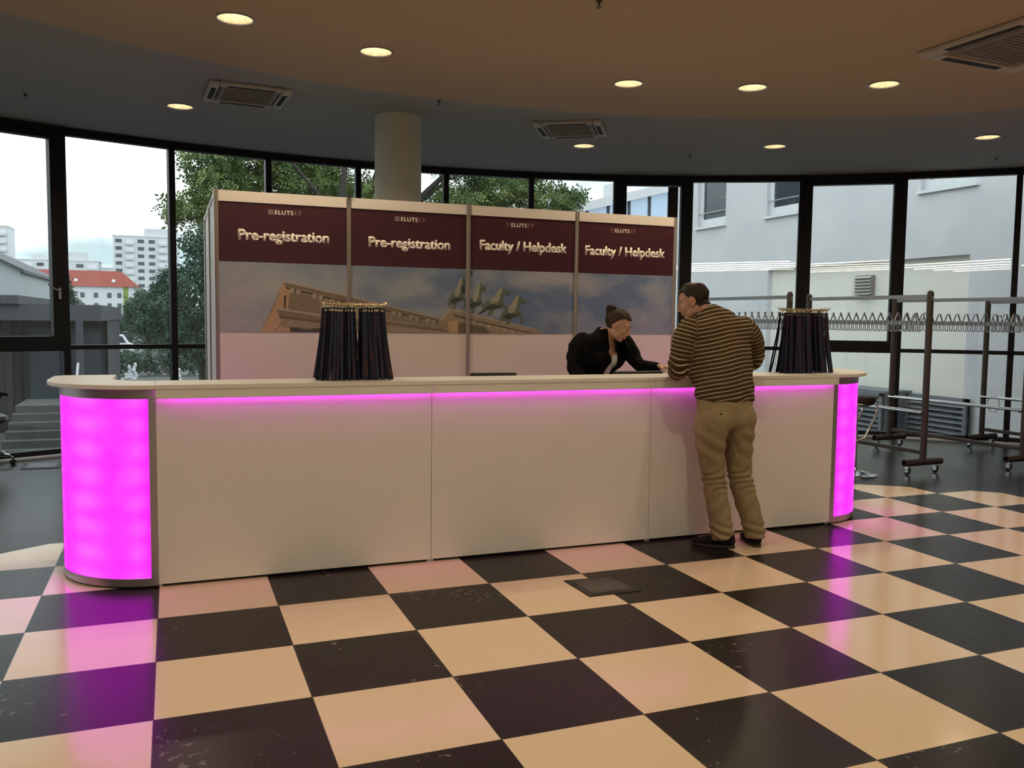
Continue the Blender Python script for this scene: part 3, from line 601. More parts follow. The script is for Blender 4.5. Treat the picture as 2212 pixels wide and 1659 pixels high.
# ================================================================ office chair at the left edge
t = thing('office_chair', 'black office swivel chair cut by the left edge, before the window', 'chair', (-1.73, 6.66, 0), math.radians(15))
MB().lathe([(0, .09), (.03, .09), (.03, .13), (.022, .14), (.022, .40), (0, .40)], seg=16).build('gas_column', M['chrome'], t, smooth=True)
for k in range(5):
    a = math.radians(-30+72*k); c_, s_ = math.cos(a), math.sin(a)
    lg = MB().tube([(c_*.02, s_*.02, .115), (c_*.16, s_*.16, .105), (c_*.26, s_*.26, .092), (c_*.295, s_*.295, .07)], [.022, .019, .016, .014], 8).build('leg', M['chrome'], t, smooth=True)
    cb = MB().lathe([(0, .05), (.009, .05), (.009, .075), (0, .075)], c=(c_*.295, s_*.295, 0), seg=8)
    for q in (-.014, .014):
        T2 = Matrix.Translation((c_*.295-s_*q, s_*.295+c_*q, .0265)) @ Matrix.Rotation(a, 4, 'Z') @ Matrix.Rotation(-PI/2, 4, 'X')
        cb.lathe([(0, -.009), (.02, -.009), (.026, -.006), (.026, .006), (.02, .009), (0, .009)], seg=14, T=T2)
    cb.build('caster', M['rubber'], lg, smooth=True)
MB().lathe([(0, .41), (.19, .41), (.235, .43), (.245, .46), (.23, .495), (.18, .515), (0, .52)], seg=32).build('seat', M['leather'], t, smooth=True)
MB().box(-.12, .12, -.10, .10, .385, .412).build('mechanism', M['black'], t, bevel=.01)
for s_ in (-1, 1):
    y_ = s_*.26
    ar = MB().tube([(0.02, s_*.2, .42), (.03, y_, .43), (.045, y_, .52), (.085, y_, .62), (.14, y_, .70), (.16, y_, .735)], [.018, .018, .018, .018, .016, .014], 8)
    ar.build('armrest_support', M['black'], t, smooth=True)
    MB().tube([(-.13, y_, .745), (-.02, y_, .765), (.10, y_, .76), (.18, y_, .742), (.22, y_, .725)], [.018, .024, .024, .022, .012], 10).build('armrest', M['black'], t, smooth=True)
MB().tube([(-.10, 0, .41), (-.25, 0, .42), (-.30, 0, .55), (-.29, 0, .75)], .02, 8).build('back_bar', M['black'], t, smooth=True)
MB().ball((-.27, 0, .85), (.035, .23, .27), 24, 14).build('backrest', M['leather'], t, smooth=True)

# ================================================================ lanyards hanging from two wire stands on the counter
m = bpy.data.materials.new('printed navy ribbon'); m.use_nodes = True; g = NT(m); b = g.n['Principled BSDF']
k = g.n.new('ShaderNodeTexCoord'); ux, uy, _ = g.sep(k.outputs['UV'])
k2 = g.n.new('ShaderNodeObjectInfo'); rnd = k2.outputs['Random']
sh = g.math('ADD', g.math('MULTIPLY', uy, 2.3), g.math('MULTIPLY', rnd, 7))
ph = g.math('FRACT', sh)
band = g.math('MULTIPLY', g.math('GREATER_THAN', ux, .34), g.math('LESS_THAN', ux, .66))
tx = g.math('MULTIPLY', band, g.math('GREATER_THAN', g.math('FRACT', g.math('MULTIPLY', uy, 34)), .22))
red = g.math('MULTIPLY', tx, g.math('LESS_THAN', ph, .38)); blu = g.math('MULTIPLY', tx, g.math('MULTIPLY', g.math('GREATER_THAN', ph, .45), g.math('LESS_THAN', ph, .85)))
c = g.mix(g.noise(g.obj(), 40), (.0038, .0055, .024), (.006, .009, .042))
c = g.mix(red, c, (.10, .025, .027)); c = g.mix(blu, c, (.022, .036, .09))
g.l.new(c, b.inputs['Base Color']); b.inputs['Roughness'].default_value = .65; M['ribbon'] = m
M['brass'] = mat('brassy chrome', (.62, .52, .33), .25, 1.0, .05)
def ribbon(mb, pts, wdir, w_, th=.0012):
    P_ = [Vector(p) for p in pts]; n = len(P_); v = []; f = []; W_ = Vector(wdir).normalized()*w_/2
    for i in range(n):
        t_ = (P_[min(i+1, n-1)]-P_[max(i-1, 0)]).normalized(); nn = t_.cross(W_.normalized()).normalized()*th/2
        v += [tuple(P_[i]-W_-nn), tuple(P_[i]+W_-nn), tuple(P_[i]+W_+nn), tuple(P_[i]-W_+nn)]
    for i in range(n-1):
        for q in range(4): f.append((i*4+q, i*4+(q+1) % 4, i*4+4+(q+1) % 4, i*4+4+q))
    f += [(3, 2, 1, 0), tuple(n*4-4+q for q in range(4))]
    mb.add(v, f)
def lanyard(x_, y_, ztop, dx, dy, phi, label, grp, dz=0.0):
    L = ztop-ZT-.006-dz
    t = thing('lanyard', label, 'lanyard', (x_, y_, ztop), 0, grp)
    mb = MB(); n = 10; w1 = random.uniform(-.006, .006); w2 = random.uniform(-.006, .006); sp = random.uniform(.008, .02)
    wd = (math.cos(phi), math.sin(phi), 0); nd = Vector((-math.sin(phi), math.cos(phi), 0))
    pts = []
    for s_ in (-1, 1):
        seq = []
        for i in range(n+1):
            u = i/n; e = u**1.5
            off = nd*(s_*(.0015+sp*math.sin(PI*min(1, u*1.0))*.5*u+.004*u))
            seq.append(Vector((dx*e+w1*math.sin(3*u)*u, dy*e+w2*math.sin(2.5*u)*u, -L*u))+off)
        seq.append(seq[-1]+Vector((0, 0, -.0015)))
        pts.append(seq)
    bot = (pts[0][-1]+pts[1][-1])/2+Vector((0, 0, -.003))
    ribbon(mb, pts[0]+[bot]+pts[1][::-1], wd, .019)
    st = mb.build('strap', M['ribbon'], t)
    ul = st.data.uv_layers.new(name='UV'); tot = len(mb.v)//4
    for lp_ in st.data.loops:
        i, q = divmod(lp_.vertex_index, 4); ul.data[lp_.index].uv = (1.0 if q in (1, 2) else 0.0, i/(tot-1)*2*L)
    cl = MB().tube([(0, 0, -.012), (0, 0, .004), (.003, -.004, .012), (.004, .0, .019), (0, .004, .021)], .0023, 5).box(-.008, .008, -.0035, .0035, -.022, -.010)
    cl.tube([(0, -.004, .021), (-.004, -.004, .026), (-.001, .0, .032), (.004, .004, .028)], .002, 5)
    cl.build('clip', M['brass'], t)
    return t
def bundle(x0, x1, y_, ztop, gap, label, grp, stand_label, nper):
    t = thing('lanyard_stand', stand_label, 'stand', ((x0+x1)/2, y_, ZT), group='lanyard stands')
    h = ztop-ZT+.022; hw = (x1-x0)/2
    MB().box(-.07, .07, -.05, .05, .0005, .006).build('foot_plate', M['chrome'], t, bevel=.002)
    MB().tube([(0, 0, .006), (0, 0, h-.005)], .007, 10).build('pole', M['chrome'], t, smooth=True)
    for yy in (-.045, -.015, .015, .045):
        pts_ = [(-hw-.015, yy, h+.014), (-hw-.005, yy, h+.001), (-hw+.02, yy, h-.004), (hw-.02, yy, h-.004), (hw+.005, yy, h+.003), (hw+.015, yy, h+.018)]
        MB().tube(pts_, .0042, 8).build('rail', M['brass'], t, smooth=True)
    MB().tube([(0, -.047, h-.006), (0, .047, h-.006)], .005, 8).build('cross_bar', M['chrome'], t, smooth=True)
    for r_i, yy in enumerate((-.045, -.015, .015, .045)):
        for (a, b_) in ((x0, gap-.012), (gap+.018, x1)):
            n = max(3, int(nper*(b_-a)/(x1-x0)))
            for i in range(n):
                u = (i+.5)/n; xx = a+(b_-a)*u+random.uniform(-.004, .004)
                rel = (xx-(x0+x1)/2)/hw; cl_ = (u-.5)
                lanyard(xx, y_+yy, ztop-random.uniform(0, .004), rel*.030+cl_*.03+random.uniform(-.008, .008), (r_i-1.5)*.022+random.uniform(-.008, .006), random.choice([0, .1, .15, -.2, .4, -.5, .9])+random.uniform(-.15, .15), label, grp, dz=random.choice([0, 0, .0, .004, .008]))
bundle(.955, 1.335, 1.905, 1.607, 1.165, 'navy lanyard printed in red and blue, hung in the left bunch on the counter', 'lanyards in the left bunch', 'wire stand holding the left bunch of lanyards', 21)
bundle(4.435, 4.825, 1.94, 1.622, 4.665, 'navy lanyard printed in red and blue, hung in the right bunch beside the man', 'lanyards in the right bunch', 'wire stand holding the right bunch of lanyards', 21)
# ================================================================ outside the glazing
M['asphalt'] = mat('wet paving', (.10, .105, .105), .5, 0, .2, .6)
M['render_grey'] = mat('weathered grey render', (.68, .68, .70), .85, 0, .0, 1.1, .1, 6, c2=(.60, .61, .64))
M['render_cream'] = mat('cream render', (.80, .79, .72), .85, 0, .03, 1.5)
M['render_white'] = mat('white render', (.56, .59, .61), .8, 0, .04, .4)
M['render_dark'] = mat('dark fibre cement', (.055, .06, .075), .6, 0, .1, .8)
M['roof_red'] = mat('red roof tiles', (.25, .055, .04), .8, 0, .12, 2.0)
M['win_white'] = mat('white window frame', (.75, .78, .80), .5, 0, .03)
M['pane_dark'] = mat('dark window pane', (.05, .065, .08), .08, 0, .2, .5)
M['pane_blue'] = mat('blue reflecting glass', (.42, .54, .68), .15, .3, .1, .3)
M['green_band'] = mat('green facade band', (.19, .27, .06), .8, 0, .05)
M['louver'] = mat('grey louvre', (.16, .19, .22), .5, .3, .1)
M['vent'] = mat('pale vent metal', (.62, .62, .60), .4, .4, .05)
M['hall_grey'] = mat('pale grey metal cladding', (.40, .45, .47), .6, 0, .05, .6)
M['bark'] = mat('dark bark', (.05, .042, .035), .9, 0, .3, 12, .5, 30)
M['water'] = mat('white fountain water', (.85, .88, .92), .3, 0, .05, 20)
M['step'] = mat('concrete steps', (.075, .08, .078), .8, 0, .2, 4)
o = MB().prism(arc(40, 150, 420, 0, 360, 64)[:-1], -1.2, -.62).build('ground_outside', M['asphalt']); tag(o, 'wet paved ground outside the windows', kind='structure')
# hedge-green lawn strip is covered by the hedge

# --- neighbouring building on the right
t = thing('office_building', 'pale rendered building close outside the right-hand windows', 'building', (12.5, 16.9, -.62))
X0 = 0.0
def rb(name, x0, x1, y0, y1, z0, z1, mt, par=None, bevel=0): return box(name, x0, x1, y0-16.9, y1-16.9, z0+.62, z1+.62, mt, par or t, bevel)
WIN = [(14.27, 15.47), (11.55, 12.72), (7.25, 8.42)]
w_ = MB()
def wb(y0, y1, z0, z1): w_.box(0, .5, y0-16.9, y1-16.9, z0+.62, z1+.62)
ry0, ry1, rz1 = 7.32, 12.60, 2.71
wb(-4, 16.9, 2.71, 3.88); wb(-4, ry0, -.62, 2.71); wb(ry1, 16.9, -.62, 2.71)
ys = [-4]+[v for q in sorted(WIN) for v in q]+[16.9]
for i in range(0, len(ys), 2): wb(ys[i], ys[i+1], 3.88, 5.7)
wb(-4, 16.9, 5.7, 8.5)
w_.box(0, 7, 0-.5, 0, 0, 9.12)
w_.build('wall', M['render_grey'], t)
rb('recess_wall', .12, .5, ry0, ry1, -.62, 2.72, M['render_cream'])
for a, b_ in WIN:
    f = MB(); y0, y1, z0, z1 = a-16.9, b_-16.9, 3.88+.62, 5.7+.62
    f.box(.10, .17, y0, y0+.10, z0, z1).box(.10, .17, y1-.10, y1, z0, z1).box(.10, .17, y0+.10, y1-.10, z0, z0+.2).box(.10, .17, y0+.10, y1-.10, z1-.1, z1)
    fo = f.build('window', M['win_white'], t, bevel=.005)
    MB().box(.13, .15, y0+.09, y1-.09, z0+.19, z1-.09).build('pane', M['pane_dark'], fo)
    MB().box(-.07, .16, y0-.04, y1+.04, z0-.05, z0).build('sill', M['win_white'], fo)
    MB().tube([(.04, y0, z0+.34), (.04, y1, z0+.34)], .012, 6).build('rail', M['steel'], fo)
v = MB(); y0, y1, z0, z1 = 9.53-16.9, 9.95-16.9, 2.08+.62, 2.46+.62
v.box(.02, .12, y0, y1, z0, z1); vo = v.build('vent', M['grille'], t)
for k in range(6):
    T_ = Matrix.Translation((.0, 0, z0+.03+k*.062)) @ Matrix.Rotation(math.radians(-35), 4, 'Y')
    MB().box(-.03, .035, y0-.01, y1+.01, -.004, .004, 0, T_).build('vent_slat', M['vent'], vo)
for (a, b_, x_) in ((7.13, 8.40, -.10), (8.44, 10.9, -.62)):
    lf = MB().box(x_, x_+.05, a-16.9, b_-16.9, 0, .92).build('louver_panel', M['slot'], t)
    fr = MB()
    for q in (a-16.9, b_-16.9-.06): fr.box(x_-.05, x_+.02, q, q+.06, 0, .92)
    fr.box(x_-.05, x_+.02, a-16.9, b_-16.9, .86, .92); fr.build('louver_frame', M['louver'], lf)
    sl = MB()
    for k in range(9):
        T_ = Matrix.Translation((x_-.02, 0, .06+k*.092)) @ Matrix.Rotation(math.radians(-40), 4, 'Y')
        sl.box(-.045, .045, a-16.9+.05, b_-16.9-.05, -.005, .005, 0, T_)
    sl.build('slats', M['louver'], lf)
MB().box(-.6, 0, 8.40-16.9, 8.44-16.9, 0, .92).box(-.62, 0, 8.40-16.9, 10.9-16.9, .92, .96).build('louver_top', M['louver'], t)

# --- glazed building with a sloping roof behind it
t = thing('glazed_building', 'distant building with a sloping roof edge over a glazed band', 'building', (15.0, 30.0, -.62))
def sl(x_, dz): return (x_, 6.62+.26*(x_-1.0)+dz)
TR = Matrix.Rotation(PI/2, 4, 'X')
MB().prism([sl(-6, .0), sl(8, .0), sl(8, .38), sl(-6, .38)], -6, .3, 0, TR).build('roof', M['render_grey'], t)
MB().prism([(-5.8, 0), (7.8, 0), sl(7.8, .0), sl(-5.8, .0)], -6, 0, 0, TR).build('glass_wall', M['pane_blue'], t)
for k in range(14): MB().prism([(-5.5+k, 0), (-5.42+k, 0), sl(-5.42+k, 0), sl(-5.5+k, 0)], 0, .08, 0, TR).build('mullion', M['render_dark'], t)
MB().box(2.6, 3.3, -.2, .6, 7.3, 7.95).build('roof_box', M['render_white'], t)

# --- dark low building with parapet, doors and steps on the left
t = thing('low_building', 'dark flat-roofed building outside the far left window', 'building', (-1.1, 14.0, -.62))
MB().box(-9, 0, 0, 7, 2.04, 2.33).box(-9, -1.3, -.1, 7, 2.33, 2.48).build('parapet', M['render_dark'], t)
MB().box(-9, -.05, .6, 6.9, 0, 2.04).build('wall', M['render_dark'], t)
for k in range(6):
    x_ = -4.2+k*.72
    f = MB().box(x_, x_+.05, .5, .6, 0, 2.04).box(x_+.62, x_+.67, .5, .6, 0, 2.04).box(x_+.05, x_+.62, .5, .6, 1.9, 2.04).build('window_frame', M['frame'], t)
    MB().box(x_+.05, x_+.62, .54, .56, 0, 1.9).build('pane', M['pane_dark'], f)
MB().box(-.42, -.30, .0, .1, 0, 2.04).build('post', M['render_dark'], t)
MB().box(-9, -1.5, .4, .6, 0, 2.04).build('plinth_wall', M['slot'], t)
t = thing('outdoor_steps', 'weathered concrete steps outside the left window, beside the counter end', 'steps', (-2.35, 11.2, -.62))
for k in range(6):
    MB().box(-.0+.02*k, 1.05, k*.2, 2.2, k*.115, (k+1)*.115).build('step', M['step'], t)
MB().tube([(1.06, -.1, .0), (1.06, -.1, .85), (1.0, 1.2, 1.35)], .02, 8).build('handrail', M['steel'], t, smooth=True)

# --- grey gabled hall
t = thing('gabled_hall', 'pale grey hall with a slanting roof edge at the far left', 'building', (-3.5, 22.0, -.62))
MB().prism([(-9, 0), (0, 0), (0, 3.25), (-1.4, 3.95), (-4.5, 5.4), (-9, 6.2)], -9, 0, 0, TR).build('wall', M['hall_grey'], t)
MB().prism([(.1, 3.2), (.1, 3.28), (-1.4, 4.03), (-4.5, 5.48), (-9, 6.3), (-9, 6.2), (-4.5, 5.4), (-1.4, 3.95)], -9, .15, 0, TR).build('roof', M['render_dark'], t)

# --- red-roofed house and apartment blocks far away
def bldg(name, label, loc): return thing(name, label, 'building', loc)
s = 250/60.; z_ = lambda p: 1.55+(p-1.55)*s
t = bldg('apartment_house', 'white house with a red tiled roof and green facade bands', (-18.0, 250.0, -1.0))
x0, x1 = -24, 10.0; zt = z_(3.27)+1; zr = z_(4.32)+1
MB().box(x0, x1, 0, 12, 0, zt).build('wall', M['render_white'], t)
v = [(x0-.5, -.6, zt), (x1+.5, -.6, zt), (x1+.5, 12.6, zt), (x0-.5, 12.6, zt), (x0-.5, 6, zr), (x1-4.3, 6, zr)]
MB().add(v, [(0, 1, 5, 4), (1, 2, 5), (2, 3, 4, 5), (3, 0, 4), (0, 3, 2, 1)]).build('roof', M['roof_red'], t)
for x_ in (-6.6, 7.0): MB().box(x_-.6, x_+.6, -.1, 0, 1.5, zt).build('green_band', M['green_band'], t)
for r_i in range(4):
    for x_ in (-9.3, -3.4, -.2, 3.0, 5.4): MB().box(x_-.5, x_+.5, -.1, .02, zt-2.9-r_i*2.75, zt-1.6-r_i*2.75).build('window', M['pane_dark'], t)
for x_ in (-5, 4): MB().box(x_-.4, x_+.4, 1.2, 2.4, zt+1.3, zt+2.0).build('roof_window', M['win_white'], t)
s = 360/150.; z_ = lambda p: 1.55+(p-1.55)*s
def block(label, xl, xr, ztop, rows, cols, loc_y=360.0, extra=None):
    xl, xr = xl*s*loc_y/360, xr*s*loc_y/360; zt = z_(ztop)*1.0+1.0; w2 = xr-xl
    t = bldg('apartment_block', label, (xl, loc_y, -1.0)); t['group'] = 'white apartment blocks on the skyline'
    MB().box(0, w2, 0, 14, 0, zt).build('wall', M['render_white'], t)
    if extra:
        a, b_, zz = extra; MB().box(a*w2, b_*w2, 1, 10, zt, z_(zz)+1).build('roof_house', M['render_white'], t)
    MB().box(-.2, w2+.2, -.2, 14.2, zt-.25, zt+.1).build('roof_edge', M['render_grey'], t)
    for r_i in range(rows):
        for c_i, kind in enumerate(cols):
            x_ = w2*(c_i+.5)/len(cols); zz = zt-2.6-r_i*2.8; hw = w2/len(cols)*(.28 if kind == 'w' else .38)
            if kind == '-': continue
            bx = MB().box(x_-hw, x_+hw, -.15, .02, zz, zz+1.25).build('window', M['pane_dark'] if kind != 'b' else M['render_grey'], t)
            if kind == 'b': MB().box(x_-hw, x_+hw, -.9, -.15, zz-.9, zz+.0).build('balcony', M['render_white'], bx)
block('tall white apartment block with balconies left of the tree', -8.3, 1.4, 13.95, 10, ['w', 'b', 'w', 'w', 'b', 'w'], extra=(.47, 1.0, 15.2))
block('lower white apartment block with a roof house behind the red roof', -17.5, -10.4, 9.8, 4, ['b', '-', 'w', 'b'], extra=(.3, .75, 11.1))
block('flat white apartment block between the two taller ones', -10.3, -8.4, 9.5, 4, ['b', 'b'], 395.0)
block('tall white apartment block at the far left edge', -32, -22.7, 14.3, 10, ['w', 'b', 'w', 'b'], 350.0)
block('long white apartment block behind the grey hall', -22.6, -17.7, 10.9, 5, ['w', 'b', 'w'], 410.0, extra=(.6, .95, 11.7))

# --- van and shed
t = thing('shed', 'low dark shed behind the white van', 'shed', (-3.0, 52.0, -.62))
MB().box(-1.2, .9, 0, 3, 0, 1.1).build('wall', M['render_dark'], t); MB().prism([(-1.3, 1.1), (1.0, 1.1), (.6, 1.55), (-.9, 1.55)], -3.1, .1, 0, TR).build('roof', M['render_grey'], t)
t = thing('van', 'small white van parked by the bushes', 'van', (-2.6, 45.0, -.62))
MB().prism([(-.55, .25), (.85, .25), (.85, .62), (.62, .72), (.38, 1.12), (-.5, 1.15), (-.55, 1.1)], -.9, 0, 0, TR).build('body', M['win_white'], t, bevel=.03)
MB().prism([(.0, .72), (.52, .72), (.34, 1.05), (.0, 1.05)], 0, .01, 0, TR).build('window', M['pane_dark'], t)
for x_ in (-.3, .58):
    MB().lathe([(0, -.05), (.16, -.05), (.18, 0), (.16, .05), (0, .05)], seg=16, T=Matrix.Translation((x_, .02, .2)) @ Matrix.Rotation(PI/2, 4, 'X')).build('wheel', M['rubber'], t, smooth=True)

# --- trees
def leafmat(name, a, b_):
    m = bpy.data.materials.new(name); m.use_nodes = True; g = NT(m); b = g.n['Principled BSDF']
    n1 = g.noise(g.obj(), 1.1, 3); n2 = g.noise(g.obj(), 14, 2)
    k = g.n.new('ShaderNodeMapRange'); k.inputs[1].default_value = .35; k.inputs[2].default_value = .65; g.l.new(g.math('ADD', g.math('MULTIPLY', n1, .6), g.math('MULTIPLY', n2, .4)), k.inputs[0])
    g.l.new(g.mix(k.outputs[0], a, b_), b.inputs['Base Color']); b.inputs['Roughness'].default_value = .6
    b.inputs['Subsurface Weight'].default_value = 0; return m
M['leaf'] = leafmat('locust leaves', (.045, .11, .03), (.19, .24, .065)); M['leaf_dark'] = leafmat('dark leaves', (.018, .06, .045), (.05, .115, .06))
M['leaf_pine'] = leafmat('pine needles', (.012, .035, .025), (.03, .06, .04)); M['leaf_hedge'] = leafmat('hedge leaves', (.02, .07, .05), (.055, .13, .075))
def leaves(name, blobs, n, size, mt, par, pinnate=True):
    wts = np.array([b_[3]*b_[4]*b_[5] for b_ in blobs])**.67; wts /= wts.sum()
    idx = RNG.choice(len(blobs), n, p=wts); B = np.array(blobs)[idx]
    d = RNG.normal(size=(n, 3)); d /= np.linalg.norm(d, axis=1)[:, None]
    rr = RNG.uniform(.25, 1, n)**.55
    lump = 1+.22*np.sin(d[:, 0]*7+idx)*np.sin(d[:, 2]*6+idx*2)
    P_ = B[:, :3]+d*B[:, 3:6]*(rr*lump)[:, None]
    ax = RNG.normal(size=(n, 3)); ax[:, 2] -= .5; ax /= np.linalg.norm(ax, axis=1)[:, None]
    up = RNG.normal(size=(n, 3)); sd = np.cross(ax, up); sd /= np.linalg.norm(sd, axis=1)[:, None]
    S = size*RNG.uniform(.6, 1.3, n)[:, None]; V = []
    K = [(0, 1), (0, -1), (.33, 1), (.33, -1), (.66, 1), (.66, -1), (1, 0)] if pinnate else [(0, 1), (0, -1), (.4, 0)]
    for u, s_ in K:
        c0 = P_+ax*S*u; out = (sd*s_*.8+ax*.45) if s_ else ax; out = out/np.linalg.norm(out, axis=1)[:, None]
        wv = np.cross(out, np.cross(ax, sd)); wv /= np.linalg.norm(wv, axis=1)[:, None]
        l_ = S*.52; V.append(np.stack([c0, c0+out*l_*.5+wv*l_*.22, c0+out*l_, c0+out*l_*.5-wv*l_*.22], 1))
    V = np.concatenate(V, 0); k = len(V)
    me = bpy.data.meshes.new(name); me.vertices.add(k*4); me.vertices.foreach_set('co', V.reshape(-1).astype(np.float32))
    me.loops.add(k*4); me.loops.foreach_set('vertex_index', np.arange(k*4, dtype=np.int32)); me.polygons.add(k)
    me.polygons.foreach_set('loop_start', np.arange(0, k*4, 4, dtype=np.int32)); me.polygons.foreach_set('loop_total', np.full(k, 4, dtype=np.int32))
    me.materials.append(mt); me.update(); me.validate()
    o = bpy.data.objects.new(name, me); col.objects.link(o); o.parent = par; return o
def tree(label, base, trunks, blobs, n, size, mt, cat='tree', name='tree', pinnate=True, group=None):
    t = thing(name, label, cat, base, group=group); B0 = Vector(base)
    tb = MB()
    for pts, r0 in trunks:
        k = len(pts); tb.tube([tuple(Vector(p)-B0) for p in pts], [r0*(1-.8*i/(k-1)) for i in range(k)], 8)
    if trunks: tb.build('trunk', M['bark'], t, smooth=True)
    leaves('foliage', [(b_[0]-B0.x, b_[1]-B0.y, b_[2]-B0.z, b_[3], b_[4], b_[5]) for b_ in blobs], n, size, mt, t, pinnate)
tree('large spreading locust tree seen above the booth', (3.6, 17.5, -.62),
     [([(3.6, 17.5, -.62), (3.62, 17.4, 2.5), (3.75, 17.3, 4.2), (3.7, 17.4, 6.0), (3.9, 17.5, 8.5)], .20),
      ([(3.5, 17.4, 2.2), (3.0, 17.2, 3.9), (2.2, 17.0, 5.0), (1.3, 16.8, 5.6), (.4, 16.6, 5.9)], .12),
      ([(3.65, 17.4, 2.6), (4.4, 17.3, 3.9), (4.7, 17.2, 5.0), (4.5, 17.3, 6.6)], .13),
      ([(4.4, 17.2, 3.6), (5.6, 17.0, 4.3), (6.5, 16.9, 5.2), (7.6, 16.8, 5.8)], .11),
      ([(5.8, 17.0, 4.4), (6.4, 16.9, 4.9), (6.3, 16.8, 6.0)], .06), ([(2.9, 17.2, 4.0), (2.6, 17.0, 5.4), (2.9, 16.9, 6.6)], .06),
      ([(3.57, 15.6, 2.6), (3.56, 15.5, 4.3), (3.68, 15.4, 5.3), (3.6, 15.6, 6.4)], .10), ([(3.45, 15.7, 3.6), (3.0, 15.5, 4.2), (2.5, 15.4, 4.75), (1.7, 15.3, 4.9)], .07),
      ([(4.5, 17.2, 4.0), (3.4, 17.0, 4.5), (2.5, 16.8, 4.4)], .05)],
     [(1.55, 16.8, 5.1, 1.35, 1.5, .8), (2.9, 17.2, 5.5, 1.5, 1.6, .9), (1.1, 16.6, 4.25, .75, 1.2, .55), (1.8, 16.6, 3.6, .9, 1.1, .7), (3.0, 17.0, 4.4, 1.1, 1.2, .65), (4.6, 17.4, 4.3, 1.3, 1.2, .6), (5.2, 17.6, 5.9, 1.3, 1.4, .6),
      (.35, 16.4, 3.75, .45, .8, .32), (6.9, 16.9, 5.35, 1.1, 1.2, .42), (7.6, 16.8, 4.75, .9, 1.1, .4), (8.6, 16.8, 5.35, .8, 1.0, .35), (8.9, 16.7, 4.55, .75, .9, .35), (9.5, 16.6, 4.55, .4, .6, .22), (6.6, 17, 4.3, .8, .9, .45),
      (3.5, 18.0, 7.2, 3.2, 2.4, 1.2), (7.6, 17.5, 4.2, .9, .8, .45)], 17000, .19, M['leaf'])
tree('dense dark green tree left of the booth', (1.1, 26.0, -.62), [([(1.1, 26, -.62), (1.1, 26, 2.5), (1.2, 26, 4.6)], .22)],
     [(1.2, 26, 2.2, 1.35, 1.4, 1.5), (1.9, 26.3, 3.9, 1.5, 1.4, 1.1), (.75, 25.7, .9, .9, 1.0, .9), (2.4, 26.2, 1.0, 1.2, 1, 1.2)], 9000, .26, M['leaf_dark'], pinnate=False)
tree('rounded dark bush tree before the tall apartment block', (-.9, 40.0, -.62), [([(-.9, 40, -.62), (-.9, 40, 1.2)], .16)],
     [(-1.0, 40, 1.6, 1.0, 1.2, 1.1), (-.2, 40.2, 2.0, .9, 1.1, 1.3), (.3, 40, 1.0, .8, 1, 1.1), (-.05, 40.1, 3.1, .5, .6, .6)], 6000, .28, M['leaf_dark'], pinnate=False)
tree('dark conifer at the corner of the red-roofed house', (-4.22, 40.0, -.62), [([(-4.22, 40, -.62), (-4.22, 40, 3.3)], .1)],
     [(-4.22, 40, 3.1, .1, .1, .25), (-4.2, 40, 2.75, .25, .25, .25), (-4.2, 40, 2.4, .4, .4, .25), (-4.2, 40, 2.0, .55, .5, .3), (-4.2, 40, 1.5, .7, .6, .4)], 1500, .22, M['leaf_pine'], pinnate=False, name='conifer')
tree('clipped green hedge beyond the fountain', (-.3, 30.0, -.62), [], [(-2.0+.55*k, 30, -.15, .45, .5, .46) for k in range(9)], 3000, .2, M['leaf_hedge'], 'hedge', 'hedge', pinnate=False)
tree('leafy shrub by the low shed', (-2.1, 46.0, -.62), [], [(-2.6, 46.3, 1.0, .7, .6, .5), (-1.8, 46.5, 1.1, .9, .6, .6)], 700, .26, M['leaf_dark'], 'bush', 'shrub', pinnate=False)
tree('row of bushes closing the lawn behind the hedge', (1.5, 50.0, -.62), [], [(-1.2+1.1*k, 50+.4*(k % 2), .35, .9, .8, .95+.25*(k % 3)) for k in range(8)], 5000, .34, M['leaf_dark'], 'bush', 'bushes', pinnate=False)
# --- fountain
t = thing('fountain', 'white fountain jets seen over the left part of the counter', 'fountain', (-.6, 23.2, -.62))
MB().lathe([(0, 0), (1.3, 0), (1.3, .12), (1.2, .12), (1.2, .05), (0, .05)], seg=40).build('basin', M['step'], t)
for k, (x_, zt) in enumerate([(-.50, .38), (-.42, .60), (-.30, .66), (-.62, .24), (-.37, .40), (.86, .50)]):
    n = 9; mb = MB()
    for i in range(n):
        u = i/(n-1); mb.ball((x_+random.uniform(-.025, .025), random.uniform(-.03, .03), .1+(zt-.02)*u), (.075*(1.25-u*.8)+.01, .07, .07), 8, 6)
    mb.build('jet', M['water'], t, smooth=True)
